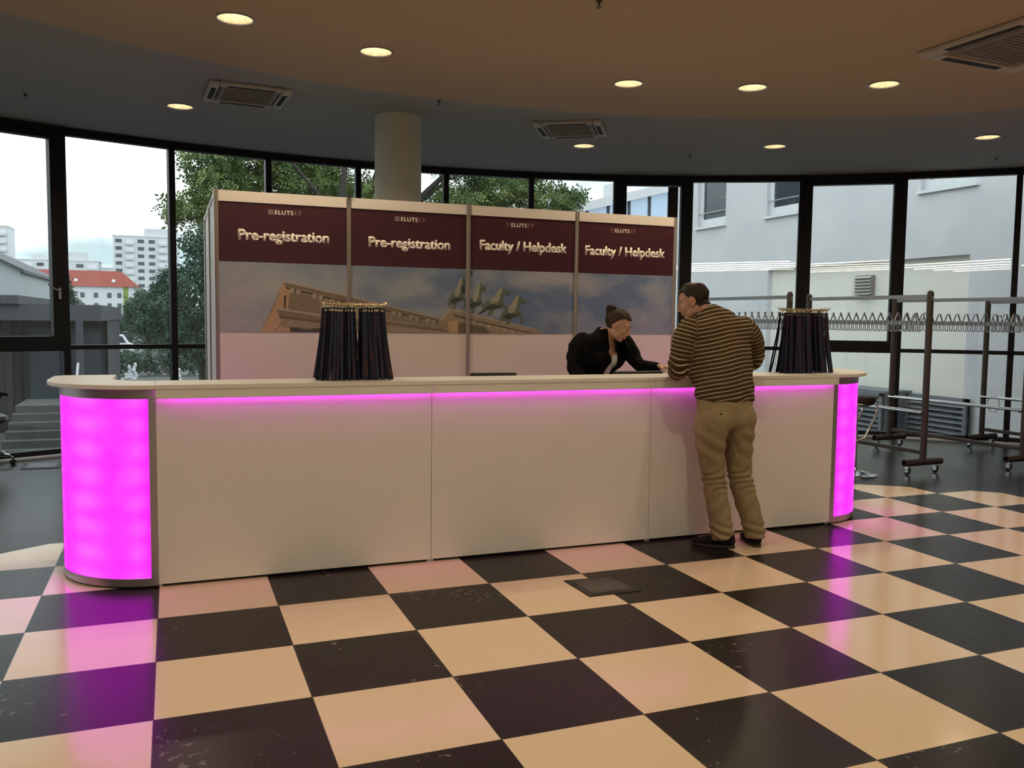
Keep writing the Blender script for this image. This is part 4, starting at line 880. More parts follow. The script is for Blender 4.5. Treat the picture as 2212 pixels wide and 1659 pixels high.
# ================================================================ people
def spline(nodes, sub=5):
    N_ = [np.array(n, float) for n in nodes]; out = []
    for i in range(len(N_)-1):
        p0 = N_[max(i-1, 0)]; p1 = N_[i]; p2 = N_[i+1]; p3 = N_[min(i+2, len(N_)-1)]
        for k in range(sub):
            t = k/sub
            out.append(.5*((2*p1)+(-p0+p2)*t+(2*p0-5*p1+4*p2-p3)*t*t+(-p0+3*p1-3*p2+p3)*t**3))
    out.append(N_[-1]); return out
def limb(mb, nodes, side=(1, 0, 0), seg=20, sub=5, cap=.7):
    """closed tapering tube; nodes are (x, y, z, half width, half depth)"""
    S = spline(nodes, sub); P = [Vector(s[:3]) for s in S]; R = [(max(.002, s[3]), max(.002, s[4])) for s in S]
    d0 = (P[0]-P[1]).normalized(); d1 = (P[-1]-P[-2]).normalized()
    pre = [(P[0]+d0*min(R[0])*cap*q, R[0], math.sqrt(max(0, 1-q*q))) for q in (.97, .8, .5)]
    post_ = [(P[-1]+d1*min(R[-1])*cap*q, R[-1], math.sqrt(max(0, 1-q*q))) for q in (.5, .8, .97)]
    A = [(p, r, f) for p, r, f in pre]+[(P[i], R[i], 1) for i in range(len(P))]+[(p, r, f) for p, r, f in post_]
    v = []; n = len(A); s0 = Vector(side)
    for i in range(n):
        t = (A[min(i+1, n-1)][0]-A[max(i-1, 0)][0]).normalized()
        u = (s0-t*s0.dot(t)).normalized(); w_ = t.cross(u)
        for k in range(seg):
            a = 2*PI*k/seg; v.append(tuple(A[i][0]+u*math.cos(a)*A[i][1][0]*A[i][2]+w_*math.sin(a)*A[i][1][1]*A[i][2]))
    f = []
    for i in range(n-1):
        for k in range(seg): f.append((i*seg+k, i*seg+(k+1) % seg, (i+1)*seg+(k+1) % seg, (i+1)*seg+k))
    f += [tuple(range(seg))[::-1], tuple(range((n-1)*seg, n*seg))]
    mb.add(v, f)
def skin_mesh(mb, voxel, iters, fac=.5):
    """union of the closed shapes as one continuous smooth surface"""
    me = bpy.data.meshes.new('tmp'); me.from_pydata(mb.v, [], mb.f); o = bpy.data.objects.new('tmp', me); col.objects.link(o)
    bm = bmesh.new(); bm.from_mesh(me); bmesh.ops.recalc_face_normals(bm, faces=bm.faces[:]); bm.to_mesh(me); bm.free()
    r = o.modifiers.new('r', 'REMESH'); r.mode = 'VOXEL'; r.voxel_size = voxel; r.adaptivity = 0
    s = o.modifiers.new('s', 'SMOOTH'); s.factor = fac; s.iterations = iters
    out = bpy.data.meshes.new_from_object(o.evaluated_get(bpy.context.evaluated_depsgraph_get()))
    bpy.data.objects.remove(o); bpy.data.meshes.remove(me); return out
def arm_param(co, sh, el, wr):
    """length along a bent arm, smooth across the elbow"""
    a, b, c = (np.array(q, float) for q in (sh, el, wr)); L1, L2 = np.linalg.norm(b-a), np.linalg.norm(c-b)
    t1 = ((co-a)@(b-a))/L1; t2 = ((co-b)@(c-b))/L2
    d1 = np.linalg.norm(co-a-np.clip(t1/L1, 0, 1)[:, None]*(b-a), axis=1); d2 = np.linalg.norm(co-b-np.clip(t2/L2, 0, 1)[:, None]*(c-b), axis=1)
    w1, w2 = d1**-5, d2**-5; return (w1*t1+w2*(L1+t2))/(w1+w2)
def get_co(me): a = np.empty(len(me.vertices)*3); me.vertices.foreach_get('co', a); return a.reshape(-1, 3)
def get_no(me):
    a = np.empty(len(me.vertices)*3, dtype=np.float32); me.vertex_normals.foreach_get('vector', a); return a.reshape(-1, 3).astype(float)
def set_co(me, a): me.vertices.foreach_set('co', a.reshape(-1)); me.update()
def add_part(name, me, mt, par):
    me.name = name; me.materials.clear(); me.materials.append(mt); me.polygons.foreach_set('use_smooth', [True]*len(me.polygons)); me.update()
    o = bpy.data.objects.new(name, me); col.objects.link(o); o.parent = par; return o
def carve(me, kill):
    """drop the vertices where kill is true"""
    bm = bmesh.new(); bm.from_mesh(me); bm.verts.ensure_lookup_table()
    bmesh.ops.delete(bm, geom=[bm.verts[i] for i in np.nonzero(kill)[0]], context='VERTS'); bm.to_mesh(me); bm.free(); me.update(); return me
def shell(me, keep, off, thick):
    """a closed shell over the kept region, standing off the surface (hair, soles)"""
    co = get_co(me); no = get_no(me); new = me.copy(); set_co(new, co+no*off[:, None]); carve(new, ~keep)
    o = bpy.data.objects.new('tmp', new); col.objects.link(o)
    s = o.modifiers.new('s', 'SOLIDIFY'); s.thickness = thick; s.offset = -1
    q = o.modifiers.new('q', 'SMOOTH'); q.factor = .3; q.iterations = 2
    out = bpy.data.meshes.new_from_object(o.evaluated_get(bpy.context.evaluated_depsgraph_get())); bpy.data.objects.remove(o); return out
def seg_param(co, nodes):
    """arc length along and distance to a polyline"""
    best = np.full(len(co), 1e9); par = np.zeros(len(co)); s = 0
    for a, b in zip(nodes[:-1], nodes[1:]):
        a, b = np.array(a[:3], float), np.array(b[:3], float); d = b-a; L = np.linalg.norm(d)
        t = np.clip(((co-a)@d)/L**2, 0, 1); dist = np.linalg.norm(co-a-t[:, None]*d, axis=1)
        k = dist < best; best[k] = dist[k]; par[k] = s+t[k]*L; s += L
    return par, best
def skinmat(name, c):
    m = mat(name, c, .5, 0, .07, 25, .05, 200); b = m.node_tree.nodes['Principled BSDF']
    b.inputs['Subsurface Weight'].default_value = .12; b.inputs['Subsurface Radius'].default_value = (.01, .004, .002); return m
def hairmat(name, a, b_):
    m = bpy.data.materials.new(name); m.use_nodes = True; g = NT(m); b = g.n['Principled BSDF']
    k = g.n.new('ShaderNodeMapping'); k.inputs['Scale'].default_value = (30, 30, 220); g.l.new(g.obj(), k.inputs[0]); f = g.noise(k.outputs[0], 2.2, 5)
    g.l.new(g.mix(f, a, b_), b.inputs['Base Color']); b.inputs['Roughness'].default_value = .6; b.inputs['Specular IOR Level'].default_value = .3
    bp = g.n.new('ShaderNodeBump'); bp.inputs['Strength'].default_value = .6; bp.inputs['Distance'].default_value = .004; g.l.new(f, bp.inputs['Height']); g.l.new(bp.outputs[0], b.inputs['Normal']); return m
def head_frame(pos, face, up_hint=(0, 0, 1)):
    f = Vector(face).normalized(); l = Vector(up_hint).cross(f).normalized(); u = f.cross(l)
    return Matrix((f, l, u)).transposed().to_4x4(), Vector(pos)
class Head:
    """shapes of a head in its own frame: x forward, y to its left, z up"""
    def __init__(s, pos, face, up=(0, 0, 1), k=1.0): s.R, s.p = head_frame(pos, face, up); s.k = k
    def w(s, q): return tuple(s.R.to_3x3() @ (Vector(q)*s.k) + s.p)
    def ell(s, mb, c, r, ry=0.0, rz=0.0):
        R = s.R.to_3x3() @ Matrix.Rotation(rz, 3, 'Z') @ Matrix.Rotation(ry, 3, 'Y'); mb.ball(s.w(c), tuple(x*s.k for x in r), 20, 14, 0, R)
    def local(s, co): return (co-np.array(s.p)) @ np.array(s.R.to_3x3())/s.k
    def shapes(s, mb, male=True):
        E_ = lambda c, r, ry=0, rz=0: s.ell(mb, c, r, ry, rz)
        E_((-.018, 0, .030), (.100, .079, .090)); E_((.030, 0, -.015), (.064, .064, .092)); E_((.010, 0, -.05), (.060, .058, .060))
        E_((.058, 0, -.098), (.030, .030 if male else .024, .022)); E_((.036, 0, -.088), (.05, .042, .028), .25)
        for q in (1, -1):
            E_((.012, q*.046, -.068), (.048, .019, .030), .35); E_((.062, q*.036, -.026), (.028, .024, .022)); E_((.066, q*.034, .027), (.024, .030, .012))
            E_((-.004, q*.081, -.014), (.022, .007, .032), -.15, q*-.35); E_((.0, q*.077, -.036), (.010, .008, .014)); E_((.100, q*.011, -.040), (.010, .0075, .0085))
            mb.tube([s.w((-.012+.019*math.cos(a)-.004*math.sin(a), q*(.084+.004*(math.cos(a) < 0)), -.008+.030*math.sin(a))) for a in [.2+4.2*i/9 for i in range(10)]], .0042*s.k, 6)
        mb.tube([s.w(q) for q in ((.088, 0, .018), (.096, 0, .0), (.107, 0, -.020), (.113, 0, -.034))], [.009*s.k, .0085*s.k, .010*s.k, .0115*s.k], 10)
        E_((.0785, .031, .0075), (.0138, .0160, .0088)); E_((.0785, -.031, .0075), (.0138, .0160, .0088)); E_((.110, 0, -.036), (.0105, .0115, .0095)); E_((.088, 0, -.060), (.014, .026, .016))
        E_((.0945, 0, -.0655), (.0095, .023, .0055)); E_((.0925, 0, -.0765), (.0095, .020, .0065))
    def details(s, body, lip, brow, white, iris, half=.5):
        mb = MB(); E_ = lambda mb, c, r: s.ell(mb, c, r)
        for q in (1, -1):
            mb = MB(); s.ell(mb, (.0775, q*.031, .004), (.0125, .0145, .0095)); e = mb.build('eye', white, body, smooth=True)
            mb = MB(); s.ell(mb, (.0868, q*.0315, .0015), (.0045, .0055, .0055)); mb.build('iris', iris, e, smooth=True)
            mb = MB(); mb.tube([s.w((.0885-.006*abs(i-3)/3-.003*(i-3)*q*.0, q*(.031+(i-3)*.0048), .0075+.002-.0012*abs(i-3))) for i in range(7)], .0022*s.k, 6); mb.build('eyelash', brow, body, smooth=True)
            mb = MB(); mb.tube([s.w((.0935-.0042*max(0, i-1), q*(.014+i*.0068), .0270+.0028*math.sin(PI*i/6))) for i in range(7)], [.0030*s.k]*5+[.0022*s.k, .0014*s.k], 6); mb.build('eyebrow', brow, body, smooth=True)
        mb = MB(); s.ell(mb, (.0965, 0, -.0655), (.0090, .0215, .0048)); s.ell(mb, (.0948, 0, -.0765), (.0090, .0185, .0058)); mb.build('lips', lip, body, smooth=True)
def hand(mb, wrist, d, palm_n, thumb_side, curl=.5, k=1.0):
    """palm, four fingers of unequal length and a thumb; d = direction of the palm, palm_n = the way the palm faces, fingers curl towards it"""
    d = Vector(d).normalized(); n = Vector(palm_n); n = (n-d*n.dot(d)).normalized(); s = d.cross(n)*thumb_side; W = Vector(wrist)
    limb(mb, [(*(W-d*.02*k), .026*k, .019*k), (*(W+d*.02*k), .030*k, .017*k), (*(W+d*.055*k), .040*k, .015*k), (*(W+d*.085*k), .040*k, .013*k)], side=s, seg=14, sub=3)
    for i, (off, L) in enumerate(((.030, .072), (.010, .080), (-.011, .074), (-.030, .058))):
        p = W+d*.082*k+s*off*k; pts = [p-d*.02*k, p]; a = .12; dirv = d
        for q, fr in enumerate((.45, .32, .23)):
            a += curl*(.55, .75, .5)[q]*(1+.08*i); dirv = d*math.cos(a)+n*math.sin(a)+s*(off*1.2); p = p+dirv.normalized()*L*fr*k; pts.append(p)
        limb(mb, [(*q, r*k, r*k) for q, r in zip(pts, (.0098, .0095, .0088, .008, .0068))], side=s, seg=10, sub=2)
    p = W+d*.022*k+s*.026*k; td = (d*.65+s*.75+n*.25).normalized(); pts = [p, p+td*.034*k]; td = (d*.9+s*.28+n*.35).normalized(); pts.append(pts[-1]+td*.030*k); pts.append(pts[-1]+(td+n*.2).normalized()*.024*k)
    limb(mb, [(*q, r*k, r*k) for q, r in zip(pts, (.0135, .0115, .0100, .0075))], side=n, seg=10, sub=2)
def shift(me, root): set_co(me, get_co(me)-np.array(root)); return me
def shoe(heel, toe, mt, sole_mt, par, root, k=1.0, wd=.046):
    h, t = Vector(heel), Vector(toe); d = (t-h); d.z = 0; L = d.length; d.normalize(); s = Vector((0, 0, 1)).cross(d); mb = MB()
    P = lambda u, z: tuple(h+d*u*L+Vector((0, 0, z)))
    limb(mb, [(*P(.10, .052), wd*.72, .036), (*P(.30, .050), wd*.80, .036), (*P(.55, .044), wd*.95, .032), (*P(.78, .034), wd*1.0, .024), (*P(.93, .030), wd*.72, .018)], side=s, seg=20, sub=4, cap=1.0)
    limb(mb, [(*P(.14, .05), wd*.74, wd*.85), (*P(.16, .085), wd*.74, wd*.95), (*P(.18, .105), wd*.76, wd*1.0)], side=s, seg=18, sub=3, cap=.2)
    me = skin_mesh(mb, .005, 4); co = get_co(me); co[:, 2] = np.maximum(co[:, 2], .012); set_co(me, co)
    o = add_part('shoe', shift(me, root), mt, par)
    out = []
    for i in range(28):
        a = 2*PI*i/28; u = .5+.5*math.cos(a); w_ = wd*(1.02+.12*math.cos(a-.2))*math.sin(a)*(1 if abs(math.sin(a)) > .0 else 1)
        w_ = math.copysign(abs(math.sin(a))**.6, math.sin(a))*wd*(.86+.18*math.sin(PI*min(1, max(0, u*1.1-.1))))
        q = h+d*(u*L)+s*w_-Vector(root); out.append((q.x, q.y))
    MB().prism(out, .0015-root[2], .022-root[2]).build('sole', sole_mt, o, bevel=.004)
    return o

# ---------------------------------------------------------------- the man
m = bpy.data.materials.new('striped knit'); m.use_nodes = True; g = NT(m); b = g.n['Principled BSDF']
k = g.n.new('ShaderNodeAttribute'); k.attribute_name = 'stripe'; s_ = g.math('FRACT', k.outputs['Fac'])
n_ = g.noise(g.obj(), 60, 4)
g.l.new(g.mix(g.math('LESS_THAN', s_, .16), g.mix(n_, (.060, .036, .014), (.085, .052, .022)), (.62, .52, .40)), b.inputs['Base Color']); b.inputs['Roughness'].default_value = .9; b.inputs['Specular IOR Level'].default_value = .15
bp = g.n.new('ShaderNodeBump'); bp.inputs['Strength'].default_value = .25; bp.inputs['Distance'].default_value = .004; g.l.new(g.noise(g.obj(), 260, 2), bp.inputs['Height']); g.l.new(bp.outputs[0], b.inputs['Normal']); M['knit'] = m
M['khaki'] = mat('khaki chino cloth', (.30, .235, .135), .85, 0, .08, 14, .12, 300, spec=.2)
M['skin_m'] = skinmat('skin', (.52, .29, .19)); M['skin_w'] = skinmat('fair skin', (.55, .31, .21))
M['hair_m'] = hairmat('dark brown hair', (.010, .006, .004), (.035, .020, .011)); M['hair_w'] = hairmat('brown pinned hair', (.018, .009, .005), (.055, .028, .014))
M['suede'] = mat('black suede', (.013, .012, .012), .9, 0, .2, 40, .2, 150, spec=.2); M['sole'] = mat('dark rubber sole', (.035, .028, .022), .7, 0, .1)
M['lip'] = mat('lips', (.42, .15, .12), .45, 0, .04); M['eyewhite'] = mat('eye white', (.6, .57, .53), .2, 0, .02); M['iris'] = mat('brown iris', (.03, .015, .008), .15, 0, .1); M['brow'] = mat('dark brows', (.018, .010, .006), .8, 0, .1)
M['blazer'] = mat('black blazer cloth', (.0045, .0045, .0055), .9, 0, .1, 30, .1, 300, spec=.12); M['white_top'] = mat('white cotton top', (.72, .72, .74), .8, 0, .02, 20); M['pearl'] = mat('pearl', (.8, .76, .70), .15, 0, .02)
MR = (3.70, 1.42, 0.0)
man = thing('person', 'man in a brown striped jumper and khaki trousers leaning on the counter', 'person', MR)
L_ARM = [(3.345, 1.53, 1.520, .078, .070), (3.285, 1.515, 1.440, .076, .070), (3.272, 1.53, 1.33, .072, .068), (3.280, 1.57, 1.215, .070, .064), (3.345, 1.66, 1.216, .062, .056), (3.405, 1.78, 1.216, .050, .046), (3.455, 1.86, 1.204, .041, .037)]
R_ARM = [(3.735, 1.50, 1.525, .080, .072), (3.812, 1.49, 1.460, .076, .068), (3.868, 1.52, 1.37, .070, .064), (3.898, 1.575, 1.275, .062, .060), (3.86, 1.67, 1.226, .058, .054), (3.775, 1.78, 1.214, .048, .045), (3.71, 1.86, 1.204, .041, .037)]
TORSO = [(3.558, 1.42, 1.020, .222, .142), (3.560, 1.42, 1.085, .215, .142), (3.565, 1.435, 1.20, .205, .138), (3.568, 1.465, 1.33, .212, .140), (3.560, 1.505, 1.445, .218, .128), (3.545, 1.545, 1.530, .190, .110), (3.520, 1.575, 1.590, .115, .090), (3.505, 1.595, 1.622, .076, .074)]
mb = MB(); limb(mb, TORSO, seg=32, cap=.05); limb(mb, L_ARM, side=(0, 1, 0)); limb(mb, R_ARM, side=(0, 1, 0))
mb.ball((3.35, 1.545, 1.50), (.085, .075, .075)); mb.ball((3.735, 1.515, 1.505), (.088, .075, .075)); mb.ball((3.46, 1.46, 1.46), (.13, .085, .12)); mb.ball((3.385, 1.475, 1.33), (.06, .075, .17)); mb.ball((3.375, 1.49, 1.21), (.05, .07, .10)); mb.ball((3.66, 1.45, 1.46), (.13, .085, .12))
me = skin_mesh(mb, .009, 6); co = get_co(me); no = get_no(me)
la, lad = seg_param(co, L_ARM); ra, rad_ = seg_param(co, R_ARM)
axis = np.array([-.16, .20, 1.0]); axis /= np.linalg.norm(axis)
side_fold = .0045*np.sin(co[:, 2]*55+co[:, 0]*22+2*np.sin(co[:, 0]*17))*np.clip((1.30-co[:, 2])/.25, 0, 1)+.003*np.sin(co[:, 2]*38-co[:, 0]*46+1)*np.clip((1.42-co[:, 2])/.2, 0, 1)
fold = side_fold.copy()
for pr, ds, e in ((la, lad, .30), (ra, rad_, .30)):
    fold += .0055*np.sin(pr*130+co[:, 0]*20)*np.exp(-((pr-e)/.11)**2)*(ds < .085)
co2 = co+no*fold[:, None]; set_co(me, co2)
# stripes: across the torso axis, and across each sleeve
tz = (co-np.array(TORSO[0][:3]))@axis
lim = np.clip(.245-.0*co[:, 2], 0, 1)
isl = (lad < .088) & (co[:, 0] < 3.375-.30*np.clip(co[:, 2]-1.42, 0, .1)-.0) | ((lad < .075) & (co[:, 1] > 1.60) & (co[:, 2] < 1.30) & (co[:, 0] < 3.56))
isr = (rad_ < .09) & (co[:, 0] > 3.765) | ((rad_ < .075) & (co[:, 1] > 1.60) & (co[:, 2] < 1.30) & (co[:, 0] > 3.6))
pitch = .0275
la2 = arm_param(co, (3.345, 1.53, 1.53), (3.285, 1.575, 1.20), (3.455, 1.86, 1.208)); ra2 = arm_param(co, (3.735, 1.50, 1.53), (3.90, 1.585, 1.255), (3.71, 1.86, 1.208))
st = tz/pitch; st = np.where(isl, (tz.max()-.08-la2)/pitch, st); st = np.where(isr, (tz.max()-.08-ra2)/pitch, st)
st += .12*np.sin(co[:, 0]*20+co[:, 2]*6)
at = me.attributes.new('stripe', 'FLOAT', 'POINT'); at.data.foreach_set('value', (st+20).astype(np.float32))
add_part('jumper', shift(me, MR), M['knit'], man)
# trousers
LL = [(3.462, 1.405, .93, .110, .130), (3.448, 1.405, .84, .110, .128), (3.458, 1.42, .72, .098, .104), (3.487, 1.435, .58, .084, .090), (3.512, 1.445, .48, .078, .082), (3.535, 1.445, .34, .078, .080), (3.562, 1.435, .20, .076, .078), (3.575, 1.428, .10, .078, .080), (3.580, 1.425, .072, .079, .082)]
RL = [(3.645, 1.405, .93, .108, .130), (3.662, 1.405, .84, .108, .128), (3.682, 1.42, .72, .098, .104), (3.702, 1.435, .58, .086, .090), (3.720, 1.440, .48, .080, .082), (3.760, 1.430, .34, .080, .080), (3.800, 1.41, .20, .074, .078), (3.822, 1.40, .10, .072, .078), (3.826, 1.398, .066, .070, .078)]
mb = MB(); limb(mb, [(3.558, 1.415, 1.045, .205, .130), (3.555, 1.41, .97, .205, .138), (3.555, 1.405, .90, .202, .140), (3.558, 1.405, .85, .190, .125)], seg=32, cap=.2)
limb(mb, LL, cap=.05); limb(mb, RL, cap=.05); mb.ball((3.465, 1.345, .90), (.100, .085, .100)); mb.ball((3.655, 1.345, .90), (.100, .085, .100))
me = skin_mesh(mb, .009, 5); co = get_co(me); no = get_no(me); z = co[:, 2]; ang = np.arctan2(co[:, 1]-1.42, co[:, 0]-np.where(co[:, 0] < 3.62, 3.51, 3.74))
f = .0075*np.sin(z*125+3*np.sin(ang*1.3)+2.2*np.sin(z*31+ang))*np.exp(-((z-.47)/.085)**2) + .009*np.sin(z*115+2.5*np.sin(ang+1)+ang)*np.exp(-((z-.115)/.06)**2)
f += .006*np.sin(z*62+co[:, 0]*38+1.5*np.sin(ang*2))*np.exp(-((z-.72)/.12)**2)+.0035*np.sin(z*40-co[:, 0]*55)*np.exp(-((z-.3)/.1)**2)
f += -.014*np.exp(-((co[:, 0]-3.560)/.012)**2)*np.clip((.99-z)/.05, 0, 1)*(z > .80)*(co[:, 1] < 1.40)
set_co(me, co+no*f[:, None]); tr = add_part('trousers', shift(me, MR), M['khaki'], man)
# back pockets
def sub_obj(name, mb, mt, par, root, smooth=True):
    mb.v = [(p[0]-root[0], p[1]-root[1], p[2]-root[2]) for p in mb.v]; return mb.build(name, mt, par, smooth=smooth)
trm = tr.data; tco = get_co(trm)+np.array(MR)
def back_y(x_, z_):
    d = (tco[:, 0]-x_)**2+(tco[:, 2]-z_)**2+(tco[:, 1] > 1.42)*9; return tco[np.argmin(d), 1]
for x0, x1 in ((3.375, 3.525), (3.60, 3.735)):
    q = []
    for i in range(7):
        x_ = x0+(x1-x0)*i/6; q.append((x_, back_y(x_, .965)-.001, .965))
    sub_obj('back_pocket', MB().tube(q, .0028, 6), M['khaki'], tr, MR)
bx = 3.432; sub_obj('button', MB().ball((bx, back_y(bx, .945)-.002, .942), (.008, .004, .008), 12, 8), M['black'], tr, MR)
shoe((3.655, 1.385, 0), (3.435, 1.585, 0), M['suede'], M['sole'], man, MR); shoe((3.820, 1.345, 0), (3.895, 1.625, 0), M['suede'], M['sole'], man, MR)
# body: head, neck, hands, all one surface with the core under the clothes
H = Head((3.438, 1.655, 1.690), (-.74, .63, -.36), k=1.0)
mb = MB(); H.shapes(mb, True)
limb(mb, [(3.525, 1.565, 1.53, .095, .08), (3.508, 1.592, 1.60, .064, .062), (3.478, 1.622, 1.655, .058, .060), (3.455, 1.645, 1.69, .056, .060)], seg=20)
limb(mb, [(a, b_, c_, r*.84, q*.84) for a, b_, c_, r, q in TORSO[:-1]], seg=24); limb(mb, [(a, b_, c_, r*.72, q*.72) for a, b_, c_, r, q in L_ARM], side=(0, 1, 0)); limb(mb, [(a, b_, c_, r*.72, q*.72) for a, b_, c_, r, q in R_ARM], side=(0, 1, 0))
limb(mb, [(a, b_, c_, r*.72, q*.72) for a, b_, c_, r, q in LL[:-1]]); limb(mb, [(a, b_, c_, r*.72, q*.72) for a, b_, c_, r, q in RL[:-1]])
hand(mb, (3.475, 1.895, 1.198), (.55, .80, -.10), (.0, -.1, -1), 1, .25); hand(mb, (3.690, 1.895, 1.198), (-.55, .80, -.10), (0, -.1, -1), -1, .25)
for c_, q in (((3.60, 1.425, .045), (3.50, 1.52, .032)), ((3.825, 1.39, .045), (3.86, 1.51, .032))): limb(mb, [(*c_, .022, .022), (*q, .022, .014)], side=(1, 0, 0))
me = skin_mesh(mb, .0052, 3); hm = me.copy()
co = get_co(me); hl = H.local(co); x, y, z = hl.T
near = (np.abs(x) < .16) & (np.abs(y) < .11) & (z > -.14) & (z < .16)
ear = (((x+.004)/.028)**2+((z+.012)/.037)**2 < 1) & (np.abs(y) > .070)
line = np.where(x > .035, .068+.25*(x-.035)*0, np.where(x > .006, .012+.055*(x-.006)/.029, np.where(x > -.035, .016-.075*(.006-x)/.041*1.0, -.062)))
bald = (((x+.055)/.036)**2+(y/.040)**2 < 1) & (z > .06)
keep = near & (z > line+.004*np.sin(y*160)) & ~ear & ~bald & ~((x > .02) & (np.abs(y) > .066) & (z < .03))
offs = .0075+.0025*np.sin(x*90+y*60)*np.sin(z*80)
body = add_part('body', shift(me, MR), M['skin_m'], man)
hair = shell(hm, keep, np.clip(offs, .004, .012), .0085); add_part('hair', shift(hair, MR), M['hair_m'], body)
hh = Head(Vector((3.438, 1.655, 1.690))-Vector(MR), (-.74, .63, -.36)); hh.details(body, M['lip'], M['brow'], M['eyewhite'], M['iris'])
# ---------------------------------------------------------------- the woman
WRT = (3.22, 2.66, 0.0)
wom = thing('person', 'woman in a black blazer with pinned-up brown hair bending over a laptop behind the counter', 'person', WRT)
F2 = Vector((.38, -.92, 0)).normalized(); S2 = Vector((-F2.y, F2.x, 0))   # chest direction, her left
LA = [(3.395, 2.585, 1.440, .066, .062), (3.440, 2.555, 1.370, .064, .060), (3.478, 2.50, 1.26, .054, .052), (3.495, 2.44, 1.195, .050, .048), (3.520, 2.36, 1.192, .044, .042), (3.545, 2.29, 1.195, .038, .035)]
RA = [(3.110, 2.665, 1.425, .070, .064), (3.050, 2.655, 1.365, .074, .066), (3.015, 2.62, 1.23, .068, .062), (3.015, 2.555, 1.115, .060, .056), (3.045, 2.46, 1.045, .048, .046), (3.115, 2.37, .992, .038, .035)]
TO = [(3.215, 2.735, .90, .185, .125), (3.215, 2.72, 1.02, .165, .115), (3.220, 2.69, 1.14, .160, .115), (3.235, 2.65, 1.26, .178, .125), (3.245, 2.62, 1.37, .180, .110), (3.255, 2.605, 1.435, .150, .088), (3.262, 2.595, 1.478, .092, .074), (3.268, 2.585, 1.515, .072, .066)]
low = lambda n: [(a, b_, c_-.034*min(1, max(0, (c_-1.12)/.2)), r, q) for a, b_, c_, r, q in n]
LA = low(LA[:3])+LA[3:]; RA = low(RA); TO = low(TO)
side = tuple(S2)
def chest(mb, k=1.0, d=0.0):
    for q in (1, -1):
        c_ = Vector((3.235, 2.645, 1.245))+F2*(.085+d)+S2*q*.075; mb.ball(tuple(c_), (.075*k, .075*k, .075*k), 16, 12)
mb = MB(); limb(mb, [(a, b_, c_, r*.90, q*.90) for a, b_, c_, r, q in TO], side=side, seg=28, cap=.1); chest(mb, .92)
me = skin_mesh(mb, .008, 4); co = get_co(me); rel = co-np.array((3.250, 2.61, 1.40)); fr = rel@np.array(F2); sd = rel@np.array(S2)
carve(me, (co[:, 2] > 1.275+1.9*sd**2+np.where(fr < 0, .14, 0)))
top = add_part('shirt', shift(me, WRT), M['white_top'], wom)
mb = MB(); limb(mb, TO, side=side, seg=28, cap=.1); chest(mb, 1.0); limb(mb, LA, side=(0, 1, 0)); limb(mb, RA, side=(0, 1, 0)); mb.ball((3.115, 2.655, 1.365), (.085, .075, .07)); mb.ball((3.165, 2.65, 1.385), (.09, .07, .05)); mb.ball((3.09, 2.66, 1.30), (.07, .07, .12)); mb.ball((3.17, 2.65, 1.2), (.12, .09, .15)); mb.ball((3.385, 2.585, 1.380), (.068, .062, .062))
me = skin_mesh(mb, .008, 9); co = get_co(me); no = get_no(me); rel = co-np.array((3.255, 2.605, 1.40)); fr = rel@np.array(F2); sd = rel@np.array(S2)
wv = np.interp(co[:, 2], [1.00, 1.07, 1.17, 1.29, 1.39, 1.47], [.0, .030, .078, .086, .066, .050]); wv[co[:, 2] < 1.02] = -1
set_co(me, co+no*(.004*np.sin(co[:, 2]*60+co[:, 0]*30)*(co[:, 2] < 1.36))[:, None]); carve(me, (fr > .02) & (np.abs(sd-.016) < wv) & (co[:, 0] < 3.33) | (co[:, 2] > 1.480))
o = add_part('blazer', shift(me, WRT), M['blazer'], wom); s_ = o.modifiers.new('cloth', 'SOLIDIFY'); s_.thickness = .006; s_.offset = 1
bco = get_co(o.data)+np.array(WRT); brel = bco-np.array((3.255, 2.605, 1.40)); bfr = brel@np.array(F2); bsd = brel@np.array(S2)
def front_pt(sd_, z_):
    d = (bsd-sd_)**2+(bco[:, 2]-z_)**2+(bfr < 0)*9; return Vector(bco[np.argmin(d)])+F2*.006
for q in (1, -1):
    pts = []
    for i in range(9):
        z_ = 1.428-.33*i/8; wl = float(np.interp(z_, [1.00, 1.07, 1.17, 1.29, 1.39, 1.47], [.0, .030, .078, .086, .066, .050])); pts.append(front_pt(q*(wl+.012)+.016, z_))
    lp = MB(); limb(lp, [(*p, (.030 if 1 < i < 7 else .018), .005) for i, p in enumerate(pts)], side=side, seg=10, sub=3)
    sub_obj('lapel', lp, M['blazer'], o, WRT)
cl = MB(); cpt = []
for i in range(13):
    a = -1.25*PI/1.25*.5*1.25+1.25*PI*i/12; d_ = -F2*math.cos(a)+S2*math.sin(a); r_ = .074+.012*abs(math.sin(a)); cpt.append(Vector((3.268, 2.588, 1.470-.020*abs(math.sin(a))))+d_*r_)
limb(cl, [(*p, .024, .007) for p in cpt], side=(0, 0, 1), seg=12, sub=3)
sub_obj('collar', cl, M['blazer'], o, WRT)
mb = MB(); limb(mb, [(3.215, 2.735, .99, .168, .115), (3.215, 2.735, .86, .185, .13), (3.215, 2.735, .80, .175, .12)], side=side, seg=24, cap=.2)
WL = [[(3.215+q*.085*S2.x, 2.735+q*.085*S2.y, .82, .092, .10), (3.215+q*.085*S2.x, 2.735+q*.085*S2.y, .47, .064, .068), (3.215+q*.085*S2.x, 2.745+q*.085*S2.y, .08, .05, .055)] for q in (1, -1)]
for l_ in WL: limb(mb, l_, cap=.1)
add_part('trousers', shift(skin_mesh(mb, .010, 4), WRT), M['blazer'], wom)
for q in (1, -1):
    c_ = Vector((3.215+q*.085*S2.x, 2.745+q*.085*S2.y, 0)); shoe(tuple(c_-F2*.07), tuple(c_+F2*.17), M['leather'], M['sole'], wom, WRT, wd=.038)
